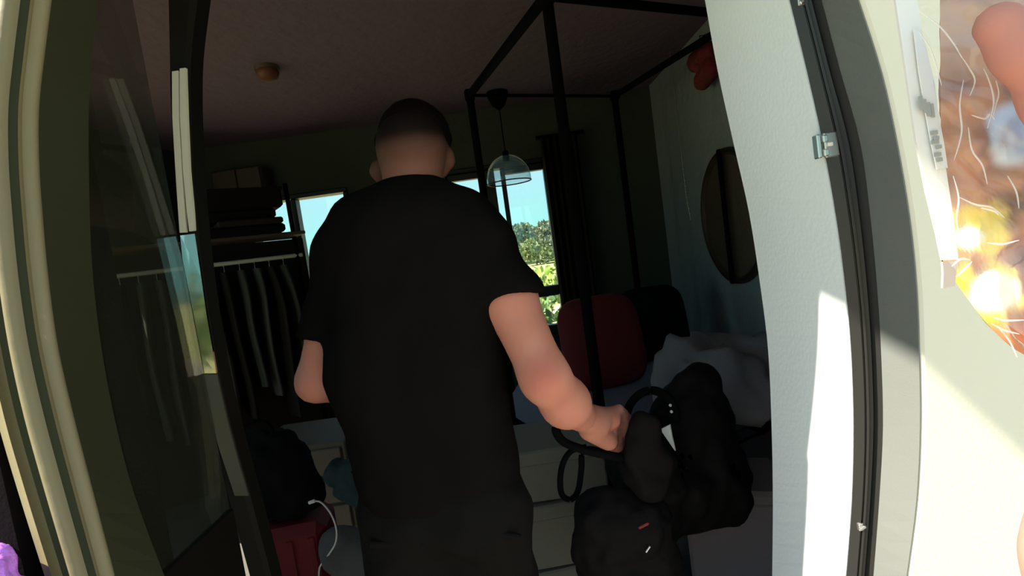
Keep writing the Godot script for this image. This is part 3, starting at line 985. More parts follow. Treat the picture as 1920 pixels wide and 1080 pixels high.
	nets([[Vector3(-0.11, 0.08, 0), Vector3(0.09, 0.08, 0), 0.082, 0.082], [Vector3(-0.10, 0.2, 0), Vector3(0.06, 0.2, 0), 0.08, 0.075], [Vector3(-0.08, 0.26, 0), Vector3(0.03, 0.26, 0), 0.06, 0.06]], 0.012, 0.05, plain, 0.02, 9.0, 5)
	body_end("body", M.black_cloth, bb)
	st = begin()
	tube(st, curve([Vector3(-0.07, 0.28, 0.04), Vector3(-0.06, 0.345, 0.03), Vector3(0.0, 0.36, 0.03), Vector3(0.04, 0.33, 0.03), Vector3(0.04, 0.29, 0.04)], 5), 0.008, 8)
	obj("handle", st, M.strap, bb)
	# white cable with plug
	var cb := thing("charging_cable", "thin white charging cable curling in front of the dark red suitcase", "cable", Vector3(-0.755, 0.378, -1.6))
	o = cb.position
	var pts := [Vector3(-0.733, 0.63, -1.6), Vector3(-0.709, 0.625, -1.6), Vector3(-0.687, 0.593, -1.6), Vector3(-0.675, 0.553, -1.6), Vector3(-0.674, 0.513, -1.6), Vector3(-0.685, 0.478, -1.6), Vector3(-0.712, 0.445, -1.6), Vector3(-0.737, 0.42, -1.6), Vector3(-0.752, 0.393, -1.6), Vector3(-0.767, 0.306, -1.6), Vector3(-0.776, 0.233, -1.6)]
	st = begin()
	tube(st, curve(moved(pts, -o), 5), 0.0028, 8)
	obj("cord", st, M.white_plastic, cb)
	st = begin()
	var p0: Vector3 = pts[0] - o
	tube(st, [p0 + Vector3(-0.012, -0.003, 0), p0 + Vector3(0.008, 0.001, 0)], 0.0055, 10)
	obj("plug", st, M.white_card, cb)
	# bedding on the floor and teal cloth
	var gb := thing("floor_cushion", "pale grey floor cushion at the man's left leg", "cushion", Vector3(-0.591, 0.391, -1.6) * Vector3(1, 0, 1))
	body_begin()
	nets([[Vector3(-0.10, 0.10, 0.05), Vector3(0.22, 0.10, 0.0), 0.1, 0.1], [Vector3(-0.06, 0.24, -0.02), Vector3(0.16, 0.2, -0.05), 0.1, 0.1], [Vector3(-0.1, 0.42, -0.06), Vector3(-0.02, 0.36, -0.06), 0.08, 0.1]], 0.014, 0.08, plain, 0.03, 6.0, 6)
	body_end("cover", M.grey_cloth, gb)
	var tc := thing("folded_cloth", "folded teal cloth lying on the pale grey cushion beside the man", "cloth", Vector3(-0.669, 0.627, -1.72))
	body_begin()
	nets([[Vector3(-0.02, 0.04, 0), Vector3(0.05, 0.035, 0), 0.045, 0.04], [Vector3(0.0, -0.03, 0.0), Vector3(0.06, -0.05, 0), 0.04, 0.04]], 0.008, 0.03, plain, 0.012, 14.0, 7)
	body_end("cloth", M.teal, tc)

# ---------------------------------------------------------------- things round the right window and bed
func furniture() -> void:
	# pendant lamp with a clear glass shade
	var rose := Vector3(0.085, 2.42, -3.62)
	var pd := thing("pendant_lamp", "pendant lamp with clear glass dome hanging before the right window", "lamp", rose)
	var st := begin()
	lathe(st, Vector3.ZERO, [Vector2(0.03, 0), Vector2(0.075, 0), Vector2(0.07, -0.035), Vector2(0.045, -0.09), Vector2(0.012, -0.12), Vector2(0.004, -0.125)])
	obj("ceiling_rose", st, M.bed_black, pd)
	st = begin()
	tube(st, [Vector3(0, -0.1, 0), Vector3(0, -0.42, 0)], 0.004, 8)
	obj("cord", st, M.strap, pd)
	st = begin()
	lathe(st, Vector3(0, -0.45, 0), [Vector2(0.012, 0.05), Vector2(0.022, 0.04), Vector2(0.022, -0.02), Vector2(0.016, -0.025)])
	obj("lamp_holder", st, M.bed_black, pd)
	st = begin()
	var pr := []
	for k in 13:
		var an := lerpf(0.12, PI * 0.5, k / 12.0)
		pr.append(Vector2(sin(an) * 0.155, cos(an) * 0.17))
	pr.append(Vector2(0.152, -0.02))
	lathe_open(st, Vector3(0, -0.60, 0), pr, 36)
	var shade_m := mat(Color(0.55, 0.75, 0.85, 0.3), 0.05)
	shade_m.transparency = BaseMaterial3D.TRANSPARENCY_ALPHA
	obj("glass_shade", st, shade_m, pd)
	st = begin()
	var ring := []
	for k in 37:
		ring.append(Vector3(cos(TAU * k / 36.0) * 0.153, -0.62, sin(TAU * k / 36.0) * 0.153))
	tube(st, ring, 0.0045, 6)
	obj("shade_rim", st, M.window_frame, pd)
	st = begin()
	ring = []
	for k in 25:
		ring.append(Vector3(cos(TAU * k / 24.0) * 0.05, -0.535, sin(TAU * k / 24.0) * 0.05))
	tube(st, ring, 0.003, 6)
	obj("inner_ring", st, M.window_frame, pd)
	st = begin()
	lathe(st, Vector3(0, -0.51, 0), [Vector2(0.012, 0.04), Vector2(0.03, 0.0), Vector2(0.032, -0.02), Vector2(0.02, -0.042), Vector2(0.003, -0.05)], 18)
	obj("bulb", st, M.glass, pd)
	# dark curtain right of the window
	var cx := Vector3(0.492, 1.465, -3.9)
	var cu := thing("curtain", "long dark curtain gathered at the right side of the window", "curtain", Vector3(cx.x, 0, cx.z))
	st = begin()
	var rings := []
	for k in 10:
		var y := lerpf(2.12, 0.06, k / 9.0)
		var rg := []
		for j in 48:
			var u := j / 24.0 if j < 24 else (47 - j) / 24.0
			var w := sin(u * 38.0 + 0.4 * sin(y * 3.0)) * 0.022
			rg.append(Vector3(lerpf(-0.13, 0.16, u), y, w + (0.012 if j < 24 else -0.012)))
		rings.append(rg)
	skin(st, rings, true, 1)
	obj("cloth", st, M.curtain, cu)
	st = begin()
	tube(st, [Vector3(-0.16, 2.13, 0), Vector3(0.2, 2.13, 0)], 0.014, 10)
	obj("curtain_pole", st, M.bed_black, cu)
	# oval mirror on the right wall
	var mc := Vector3(1.245, 1.35, -2.80)
	var om := thing("wall_mirror", "large dark oval mirror with an upright bar on the right wall", "mirror", mc)
	st = begin()
	rings = []
	for q in [[1.0, 0.0], [1.0, 0.02], [0.95, 0.03], [0.9, 0.02], [0.9, 0.0]]:
		var rg := []
		for k in 40:
			var an := TAU * k / 40.0
			rg.append(Vector3(-q[1], sin(an) * 0.37 * q[0], cos(an) * 0.39 * q[0]))
		rings.append(rg)
	skin(st, rings, false, 1)
	obj("frame", st, M.brown_wood, om)
	st = begin()
	var e0 := []
	for k in 40:
		var an := TAU * k / 40.0
		e0.append(Vector3(-0.006, sin(an) * 0.34, cos(an) * 0.36))
	skin(st, [e0, moved(e0, Vector3(0.005, 0, 0))])
	obj("panel", st, M.brown_wood, om)
	st = begin()
	box(st, Vector3(-0.03, 0.0, -0.02), Vector3(0.02, 0.74, 0.03), 0.005)
	obj("bar", st, M.bed_black, om)
	# red hanging ornament high on the right wall
	var rh := thing("wall_hanging", "dark red hanging ornament high on the right wall near the door", "ornament", Vector3(1.2, 2.155, -2.823))
	body_begin()
	nets([[Vector3(-0.02, 0.06, 0.08), Vector3(-0.02, 0.06, -0.07), 0.055, 0.055], [Vector3(-0.02, -0.06, -0.02), Vector3(-0.02, -0.03, 0.1), 0.05, 0.05]], 0.01, 0.04, plain, 0.01, 12.0, 8)
	body_end("cloth", M.dark_red, rh)
	st = begin()
	tube(st, [Vector3(0.05, 0.18, 0.0), Vector3(-0.02, 0.17, 0.0), Vector3(-0.02, 0.1, 0.0)], 0.004, 6)
	obj("hook", st, M.steel, rh)
	# pale boxes beside the bed
	var b0 := Vector3(0.02, 0, -1.73)
	var sizes := [[0.37, 0.30, 0.28, "large pale cardboard box on the floor beside the bed"], [0.37, 0.22, 0.28, "pale box in the middle of the stack beside the bed"], [0.35, 0.18, 0.26, "pale lidded box on top of the stack beside the bed"]]
	var y := 0.0
	for k in 3:
		var s: Array = sizes[k]
		var bx := thing("storage_carton", s[3], "box", b0 + Vector3(0.012 * k, y, 0))
		var turn := Basis(Vector3.UP, 0.12 - 0.05 * k)
		st = begin()
		box(st, Vector3(0, (s[1] - 0.012) * 0.5, 0), Vector3(s[0], s[1] - 0.012, s[2]), 0.006, turn)
		obj("body", st, M.card, bx)
		st = begin()
		box(st, Vector3(0, s[1] - 0.03, 0), Vector3(s[0] + 0.014, 0.05, s[2] + 0.014), 0.006, turn)
		obj("lid", st, M.card, bx)
		y += s[1]
	# fabric chest at the foot of the bed
	var fc := thing("fabric_chest", "pale grey fabric chest below the black bags at the lower right", "chest", Vector3(0.66, 0, -1.74))
	st = begin()
	box(st, Vector3(0, 0.21, 0), Vector3(0.30, 0.42, 0.26), 0.012, Basis(Vector3.UP, -0.35))
	obj("body", st, M.valance, fc)
	st = begin()
	box(st, Vector3(0, 0.435, 0), Vector3(0.315, 0.05, 0.275), 0.012, Basis(Vector3.UP, -0.35))
	obj("lid", st, M.valance, fc)
	# red slipper on the floor
	var sl := thing("red_slipper", "dull red slipper on the floor below the pale boxes", "slipper", Vector3(0.087, 0.163, -1.95) * Vector3(1, 0, 1) + Vector3(0.02, 0, 0.5))
	body_begin()
	nets([[Vector3(-0.09, 0.022, 0), Vector3(0.1, 0.022, 0.02), 0.032, 0.038], [Vector3(0.02, 0.045, 0.01), Vector3(0.09, 0.035, 0.02), 0.034, 0.034]], 0.007, 0.02, plain)
	body_end("upper", M.dark_red, sl)
	st = begin()
	box(st, Vector3(0.005, 0.006, 0.008), Vector3(0.25, 0.012, 0.075), 0.004, Basis(Vector3.UP, -0.1))
	obj("sole", st, M.rubber, sl)
	# glint of a thin chain on the right wall
	var ch := thing("bead_chain", "fine bright bead chain hanging down the right of the far wall", "chain", Vector3(1.208, 1.61, -3.3))
	st = begin()
	var cp := moved([Vector3(1.184, 1.762, -3.3), Vector3(1.184, 1.647, -3.3), Vector3(1.185, 1.504, -3.3), Vector3(1.197, 1.366, -3.3)], -ch.position)
	var top_: Vector3 = cp[0]
	tube(st, [Vector3(top_.x, 2.42 - ch.position.y, top_.z)] + cp, 0.0012, 5)
	for k in 12:
		var p: Vector3 = cp[0].lerp(cp[3], k / 11.0)
		box(st, p, Vector3.ONE * 0.005, 0.0015)
	obj("beads", st, M.steel, ch)

func lathe_open(st: SurfaceTool, at: Vector3, prof: Array, sides: int) -> void:
	var rings := []
	for p in prof:
		var ring := []
		for s in sides:
			var an := TAU * s / sides
			ring.append(at + Vector3(cos(an) * p.x, p.y, sin(an) * p.x))
		rings.append(ring)
	skin(st, rings, false, 1)

# ---------------------------------------------------------------- bags at the man's right hand
func carried_bags() -> void:
	var p0 := Vector3(0.389, 0.576, -1.42)
	var rk := thing("rucksack", "large black rucksack held open by the man's right hand", "bag", Vector3(p0.x, 0, p0.z))
	var o := rk.position
	body_begin()
	nets([[Vector3(0.343, 0.703, -1.4) - o, Vector3(0.456, 0.665, -1.45) - o, 0.10, 0.11], [Vector3(0.311, 0.607, -1.38) - o, Vector3(0.467, 0.581, -1.42) - o, 0.11, 0.11], [Vector3(0.469, 0.862, -1.46) - o, Vector3(0.526, 0.86, -1.5) - o, 0.06, 0.065], [Vector3(0.509, 0.803, -1.5) - o, Vector3(0.491, 0.664, -1.48) - o, 0.06, 0.08], [Vector3(0.453, 0.779, -1.45) - o, Vector3(0.449, 0.601, -1.45) - o, 0.085, 0.11], [Vector3(0.282, 0.767, -1.34) - o, Vector3(0.297, 0.666, -1.36) - o, 0.06, 0.08], [Vector3(0.262, 0.884, -1.19) - o, Vector3(0.266, 0.764, -1.22) - o, 0.030, 0.05], [Vector3(0.266, 0.764, -1.22) - o, Vector3(0.309, 0.628, -1.34) - o, 0.05, 0.07]], 0.012, 0.07, plain, 0.025, 8.0, 11)
	body_end("body", M.black_bag, rk)
	var st := begin()
	tube(st, curve(moved([Vector3(0.253, 0.824, -1.36), Vector3(0.268, 0.874, -1.36), Vector3(0.298, 0.905, -1.36), Vector3(0.337, 0.914, -1.36), Vector3(0.373, 0.894, -1.36), Vector3(0.392, 0.857, -1.36), Vector3(0.393, 0.819, -1.36)], -o), 5), 0.012, 8)
	obj("carry_handle", st, M.strap, rk)
	st = begin()
	tube(st, curve(moved([Vector3(0.068, 0.915, -1.22), Vector3(0.058, 0.894, -1.22), Vector3(0.072, 0.863, -1.22), Vector3(0.113, 0.838, -1.22), Vector3(0.164, 0.817, -1.22), Vector3(0.208, 0.802, -1.22), Vector3(0.252, 0.782, -1.22)], -o), 5), 0.011, 8)
	obj("shoulder_strap", st, M.strap, rk)
	st = begin()
	tube(st, curve(moved([Vector3(0.201, 0.772, -1.3), Vector3(0.149, 0.8, -1.3), Vector3(0.122, 0.792, -1.3), Vector3(0.114, 0.75, -1.3), Vector3(0.098, 0.694, -1.3), Vector3(0.076, 0.673, -1.3), Vector3(0.055, 0.688, -1.3), Vector3(0.055, 0.729, -1.3), Vector3(0.069, 0.774, -1.3), Vector3(0.095, 0.803, -1.3), Vector3(0.135, 0.808, -1.3)], -o), 5), 0.008, 8)
	obj("strap_loop", st, M.strap, rk)
	for q in [Vector3(0.378, 0.871, -1.345), Vector3(0.379, 0.853, -1.345)]:
		st = begin()
		lathe(st, q - o, [Vector2(0.001, -0.003), Vector2(0.004, -0.002), Vector2(0.004, 0.002), Vector2(0.001, 0.003)], 12, Basis(Vector3.RIGHT, PI / 2))
		obj("rivet", st, M.white_plastic, rk)
	st = begin()
	var tri := moved([Vector3(0.332, 0.826, -1.3), Vector3(0.358, 0.835, -1.3), Vector3(0.36, 0.801, -1.3), Vector3(0.364, 0.763, -1.3)], -o)
	skin(st, [tri, moved(tri, Vector3(0.004, 0, -0.006))])
	var lb := obj("paper_corner", st, M.white_card, rk)
	lb.set_meta("label", "white paper corner showing at the rucksack's mouth")
	var p1 := Vector3(0.187, 0.577, -1.25)
	var hb := thing("shoulder_bag", "small black shoulder bag with a red stripe, in front of the rucksack", "bag", Vector3(p1.x, 0, p1.z))
	o = hb.position
	body_begin()
	nets([[Vector3(0.136, 0.632, -1.23) - o, Vector3(0.231, 0.629, -1.21) - o, 0.07, 0.075], [Vector3(0.137, 0.54, -1.23) - o, Vector3(0.24, 0.537, -1.21) - o, 0.075, 0.08], [Vector3(0.149, 0.674, -1.24) - o, Vector3(0.22, 0.662, -1.23) - o, 0.04, 0.05], [Vector3(0.14, 0.396, -1.23) - o, Vector3(0.227, 0.383, -1.23) - o, 0.075, 0.08]], 0.011, 0.05, plain, 0.018, 10.0, 12)
	body_end("body", M.black_bag, hb)
	st = begin()
	box(st, Vector3(0.224, 0.676, -1.128) - o, Vector3(0.026, 0.006, 0.004), 0.001, Basis(Vector3.BACK, 0.35))
	obj("red_stripe", st, M.red, hb)
	st = begin()
	box(st, Vector3(0.226, 0.621, -1.124) - o, Vector3(0.018, 0.004, 0.004), 0.001, Basis(Vector3.BACK, 0.85))
	obj("zip_pull", st, M.steel, hb)
	st = begin()
	tube(st, curve(moved([Vector3(0.108, 0.666, -1.24), Vector3(0.126, 0.683, -1.24), Vector3(0.16, 0.689, -1.24), Vector3(0.188, 0.676, -1.24)], -o), 5), 0.006, 8)
	obj("strap", st, M.strap, hb)

# ---------------------------------------------------------------- the man, seen from behind
func skin_color(p: Vector3) -> Color:
	var c := Color(0.50, 0.20, 0.145)
	var n := sin(p.x * 61.0) * sin(p.y * 53.0) * sin(p.z * 47.0)
	c = c.lightened(0.03 * n) if n > 0.0 else c.darkened(-0.05 * n)
	var elbow := Vector3(0.037, 1.102, -0.95)
	var e := clampf(1.0 - p.distance_to(elbow) / 0.06, 0.0, 1.0)
	c = c.lerp(Color(0.48, 0.13, 0.105), e * 0.7)
	# close-cropped stubble on the back of the head, fading into painted neck shade
	if p.y > 1.50 and p.z < -1.05:
		var h := smoothstep(1.51, 1.595, p.y)
		c = c.lerp(Color(0.24, 0.105, 0.072), smoothstep(1.5, 1.52, p.y) * 0.75)  # skin darkened to stand in for shade on neck and head
		if p.z > -1.29:
			c = c.lerp(Color(0.07, 0.034, 0.025), h * 0.9)
			c = c.lerp(Color(0.010, 0.006, 0.005), smoothstep(1.585, 1.625, p.y))
	return c

func man() -> void:
	var foot := Vector3(-0.22, 0, -1.08)
	var who := thing("person", "man seen from behind in a black t-shirt, leaning to grasp a black bag", "person", foot)
	body_begin()
	var el := Vector3(0.04, 1.085, -1)
	var wr := Vector3(0.119, 0.942, -1.15)
	# trunk, arms and legs
	nets([[Vector3(-0.186, 1.578, -1.19), Vector3(-0.19, 1.471, -1.14), 0.058, 0.068], [Vector3(-0.191, 1.466, -1.14), Vector3(-0.287, 1.437, -1.13), 0.06, 0.055], [Vector3(-0.191, 1.466, -1.14), Vector3(-0.095, 1.418, -1.12), 0.06, 0.055],
		[Vector3(-0.287, 1.384, -1.14), Vector3(-0.287, 0.873, -1.1), 0.085, 0.09], [Vector3(-0.121, 1.361, -1.12), Vector3(-0.159, 0.854, -1.1), 0.085, 0.09],
		[Vector3(-0.367, 1.367, -1.14), Vector3(-0.469, 1.114, -1.15), 0.048, 0.042], [Vector3(-0.47, 1.107, -1.15), Vector3(-0.423, 0.996, -1.4), 0.042, 0.03],
		[Vector3(-0.051, 1.354, -1.1), Vector3(-0.011, 1.246, -1.06), 0.053, 0.054], [Vector3(-0.009, 1.245, -1.06), el, 0.055, 0.046], [el, Vector3(0.078, 1.01, -1.06), 0.047, 0.049], [Vector3(0.078, 1.01, -1.06), wr, 0.048, 0.035],
		[Vector3(-0.30, 0.80, -1.08), Vector3(-0.31, 0.46, -1.06), 0.085, 0.058], [Vector3(-0.31, 0.46, -1.06), Vector3(-0.31, 0.09, -1.1), 0.056, 0.038], [Vector3(-0.13, 0.78, -1.08), Vector3(-0.12, 0.45, -1.1), 0.085, 0.058], [Vector3(-0.12, 0.45, -1.1), Vector3(-0.11, 0.09, -1.14), 0.056, 0.038]], 0.012, 0.03, skin_color)
	# head: skull, jaw, ears, face turned away
	nets([[Vector3(-0.178, 1.603, -1.165), Vector3(-0.178, 1.615, -1.26), 0.078, 0.075], [Vector3(-0.184, 1.577, -1.18), Vector3(-0.186, 1.575, -1.26), 0.066, 0.062], [Vector3(-0.189, 1.554, -1.27), Vector3(-0.186, 1.527, -1.29), 0.052, 0.036], [Vector3(-0.184, 1.577, -1.18), Vector3(-0.19, 1.477, -1.14), 0.062, 0.068],
		[Vector3(-0.102, 1.583, -1.2), Vector3(-0.106, 1.567, -1.205), 0.012, 0.013], [Vector3(-0.106, 1.567, -1.205), Vector3(-0.121, 1.543, -1.21), 0.012, 0.009], [Vector3(-0.268, 1.579, -1.2), Vector3(-0.272, 1.566, -1.205), 0.012, 0.013], [Vector3(-0.272, 1.566, -1.205), Vector3(-0.268, 1.544, -1.21), 0.012, 0.008],
		[Vector3(-0.18, 1.617, -1.34), Vector3(-0.184, 1.583, -1.365), 0.009, 0.015], [Vector3(-0.21, 1.631, -1.335), Vector3(-0.142, 1.626, -1.33), 0.012, 0.012], [Vector3(-0.205, 1.551, -1.33), Vector3(-0.161, 1.547, -1.325), 0.012, 0.012]], 0.005, 0.018, skin_color)
	# right hand closed round the bag handle
	var fist := [[wr, Vector3(0.154, 0.905, -1.19), 0.034, 0.033], [Vector3(0.148, 0.93, -1.18), Vector3(0.197, 0.898, -1.23), 0.026, 0.024], [Vector3(0.135, 0.898, -1.18), Vector3(0.183, 0.845, -1.23), 0.026, 0.024]]
	var roots := [Vector3(0.204, 0.906, -1.235), Vector3(0.205, 0.882, -1.24), Vector3(0.2, 0.86, -1.24), Vector3(0.188, 0.84, -1.235)]
	for k in 4:
		var a: Vector3 = roots[k]
		var l: float = [0.040, 0.044, 0.041, 0.033][k]
		var d := Vector3(0.62, -0.25, -0.6).normalized()
		var b := a + d * l
		var c := b + Vector3(0.1, -0.85, -0.3).normalized() * l * 0.7
		var e := c + Vector3(-0.75, -0.25, 0.2).normalized() * l * 0.55
		fist.append([a, b, 0.0105, 0.0095])
		fist.append([b, c, 0.0095, 0.0085])
		fist.append([c, e, 0.0085, 0.0075])
	fist.append([Vector3(0.163, 0.924, -1.2), Vector3(0.222, 0.912, -1.25), 0.013, 0.011])
	fist.append([Vector3(0.222, 0.912, -1.25), Vector3(0.254, 0.872, -1.29), 0.011, 0.009])
	nets(fist, 0.0045, 0.012, skin_color)
	# left hand in front of him
	var lw := Vector3(-0.423, 0.996, -1.4)
	var lh := [[lw, lw + Vector3(0.06, 0.005, -0.06), 0.03, 0.03]]
	for k in 4:
		var a := lw + Vector3(0.07, 0.03 - k * 0.02, -0.075)
		lh.append([a, a + Vector3(0.03, 0.0, -0.03), 0.0095, 0.009])
		lh.append([a + Vector3(0.03, 0.0, -0.03), a + Vector3(0.055, -0.015, -0.02), 0.009, 0.008])
	lh.append([lw + Vector3(0.04, 0.02, -0.04), lw + Vector3(0.05, 0.06, -0.06), 0.012, 0.009])
	nets(lh, 0.006, 0.012, skin_color)
	body_end("body", M.skin, who, foot)
	# t-shirt
	body_begin()
	var cutl := Vector3(-0.464, 1.218, -1.14)
	var cutr := Vector3(-0.009, 1.264, -1.07)
	var updir := Vector3(-0.03, -1, 0).normalized()
	var rdir := Vector3(0.0, -1.0, 0.1).normalized()
	var hem := Vector3(0, 0.775, 0)
	nets([[Vector3(-0.189, 1.462, -1.13), Vector3(-0.193, 1.43, -1.12), 0.070, 0.09, Vector3(-0.184, 1.496, -1.13), Vector3(0.05, 0.93, -0.35).normalized()],
		[Vector3(-0.199, 1.452, -1.13), Vector3(-0.293, 1.43, -1.125), 0.060, 0.068], [Vector3(-0.188, 1.45, -1.13), Vector3(-0.092, 1.418, -1.115), 0.060, 0.068],
		[Vector3(-0.292, 1.434, -1.125), Vector3(-0.351, 1.379, -1.14), 0.066, 0.060], [Vector3(-0.092, 1.421, -1.115), Vector3(-0.057, 1.366, -1.1), 0.066, 0.064],
		[Vector3(-0.282, 1.384, -1.12), Vector3(-0.301, 1.12, -1.09), 0.105, 0.108], [Vector3(-0.301, 1.12, -1.09), Vector3(-0.279, 0.851, -1.08), 0.108, 0.108, hem, Vector3.DOWN],
		[Vector3(-0.119, 1.361, -1.1), Vector3(-0.154, 1.102, -1.08), 0.108, 0.108], [Vector3(-0.154, 1.102, -1.08), Vector3(-0.144, 0.836, -1.07), 0.108, 0.108, hem, Vector3.DOWN],
		[Vector3(-0.193, 1.418, -1.11), Vector3(-0.259, 0.879, -1.08), 0.10, 0.105, hem, Vector3.DOWN],
		[Vector3(-0.36, 1.368, -1.14), Vector3(-0.46, 1.14, -1.15), 0.060, 0.060, cutl, updir], [Vector3(-0.053, 1.354, -1.1), Vector3(-0.011, 1.246, -1.06), 0.064, 0.065, cutr, rdir], [Vector3(-0.011, 1.246, -1.06), Vector3(0.014, 1.172, -1.04), 0.064, 0.056, cutr, rdir]], 0.01, 0.05, plain, 0.008, 7.0, 14)
	var ts := body_end("t_shirt", M.tee, who, foot)
	# collar band
	var st := begin()
	var ring := []
	var cc := Vector3(-0.19, 1.499, -1.15) - foot
	for k in 29:
		var an := TAU * k / 28.0
		ring.append(cc + Vector3(cos(an) * 0.073, -0.012 - 0.02 * sin(an) * -1.0 - 0.006 * cos(an), sin(an) * 0.07 + 0.0))
	tube(st, ring, 0.006, 8)
	obj("collar", st, M.tee, ts)
	# jeans
	body_begin()
	nets([[Vector3(-0.279, 0.823, -1.075), Vector3(-0.148, 0.828, -1.065), 0.108, 0.108], [Vector3(-0.29, 0.80, -1.075), Vector3(-0.31, 0.46, -1.06), 0.108, 0.076], [Vector3(-0.31, 0.46, -1.06), Vector3(-0.31, 0.07, -1.1), 0.074, 0.06, Vector3(0, 0.05, 0), Vector3.DOWN], [Vector3(-0.13, 0.78, -1.07), Vector3(-0.12, 0.45, -1.1), 0.108, 0.076], [Vector3(-0.12, 0.45, -1.1), Vector3(-0.11, 0.07, -1.14), 0.074, 0.06, Vector3(0, 0.05, 0), Vector3.DOWN]], 0.012, 0.04, plain, 0.012, 9.0, 15)
	var jn := body_end("jeans", M.jeans, who, foot)
	for q in [[Vector3(-0.293, 0.806, -0.965), 0.1], [Vector3(-0.103, 0.801, -0.965), -0.05]]:
		st = begin()
		box(st, q[0] - foot, Vector3(0.11, 0.012, 0.012), 0.004, Basis(Vector3.BACK, q[1] - 0.25))
		obj("pocket_edge", st, M.jeans, jn)
	# shoes
	for q in [Vector3(-0.31, 0, -1.12), Vector3(-0.11, 0, -1.16)]:
		body_begin()
		nets([[q + Vector3(0, 0.05, 0.05), q + Vector3(0, 0.045, -0.14), 0.045, 0.042], [q + Vector3(0, 0.08, 0.03), q + Vector3(0, 0.06, -0.06), 0.045, 0.04]], 0.01, 0.03, plain)
		body_end("shoe", M.black_cloth, who, foot)
	# hair: short crop on top
	body_begin()
	nets([[Vector3(-0.177, 1.622, -1.185), Vector3(-0.174, 1.64, -1.275), 0.077, 0.073], [Vector3(-0.173, 1.644, -1.2), Vector3(-0.166, 1.654, -1.26), 0.070, 0.066], [Vector3(-0.24, 1.627, -1.225), Vector3(-0.254, 1.59, -1.235), 0.034, 0.014], [Vector3(-0.126, 1.616, -1.225), Vector3(-0.125, 1.583, -1.235), 0.034, 0.014]], 0.005, 0.02, plain, 0.0015, 50.0, 16)
	body_end("hair", M.hair, who, foot)

# ---------------------------------------------------------------- near hand with the packet
func skin_near(_p: Vector3) -> Color:
	return Color(0.56, 0.24, 0.20)

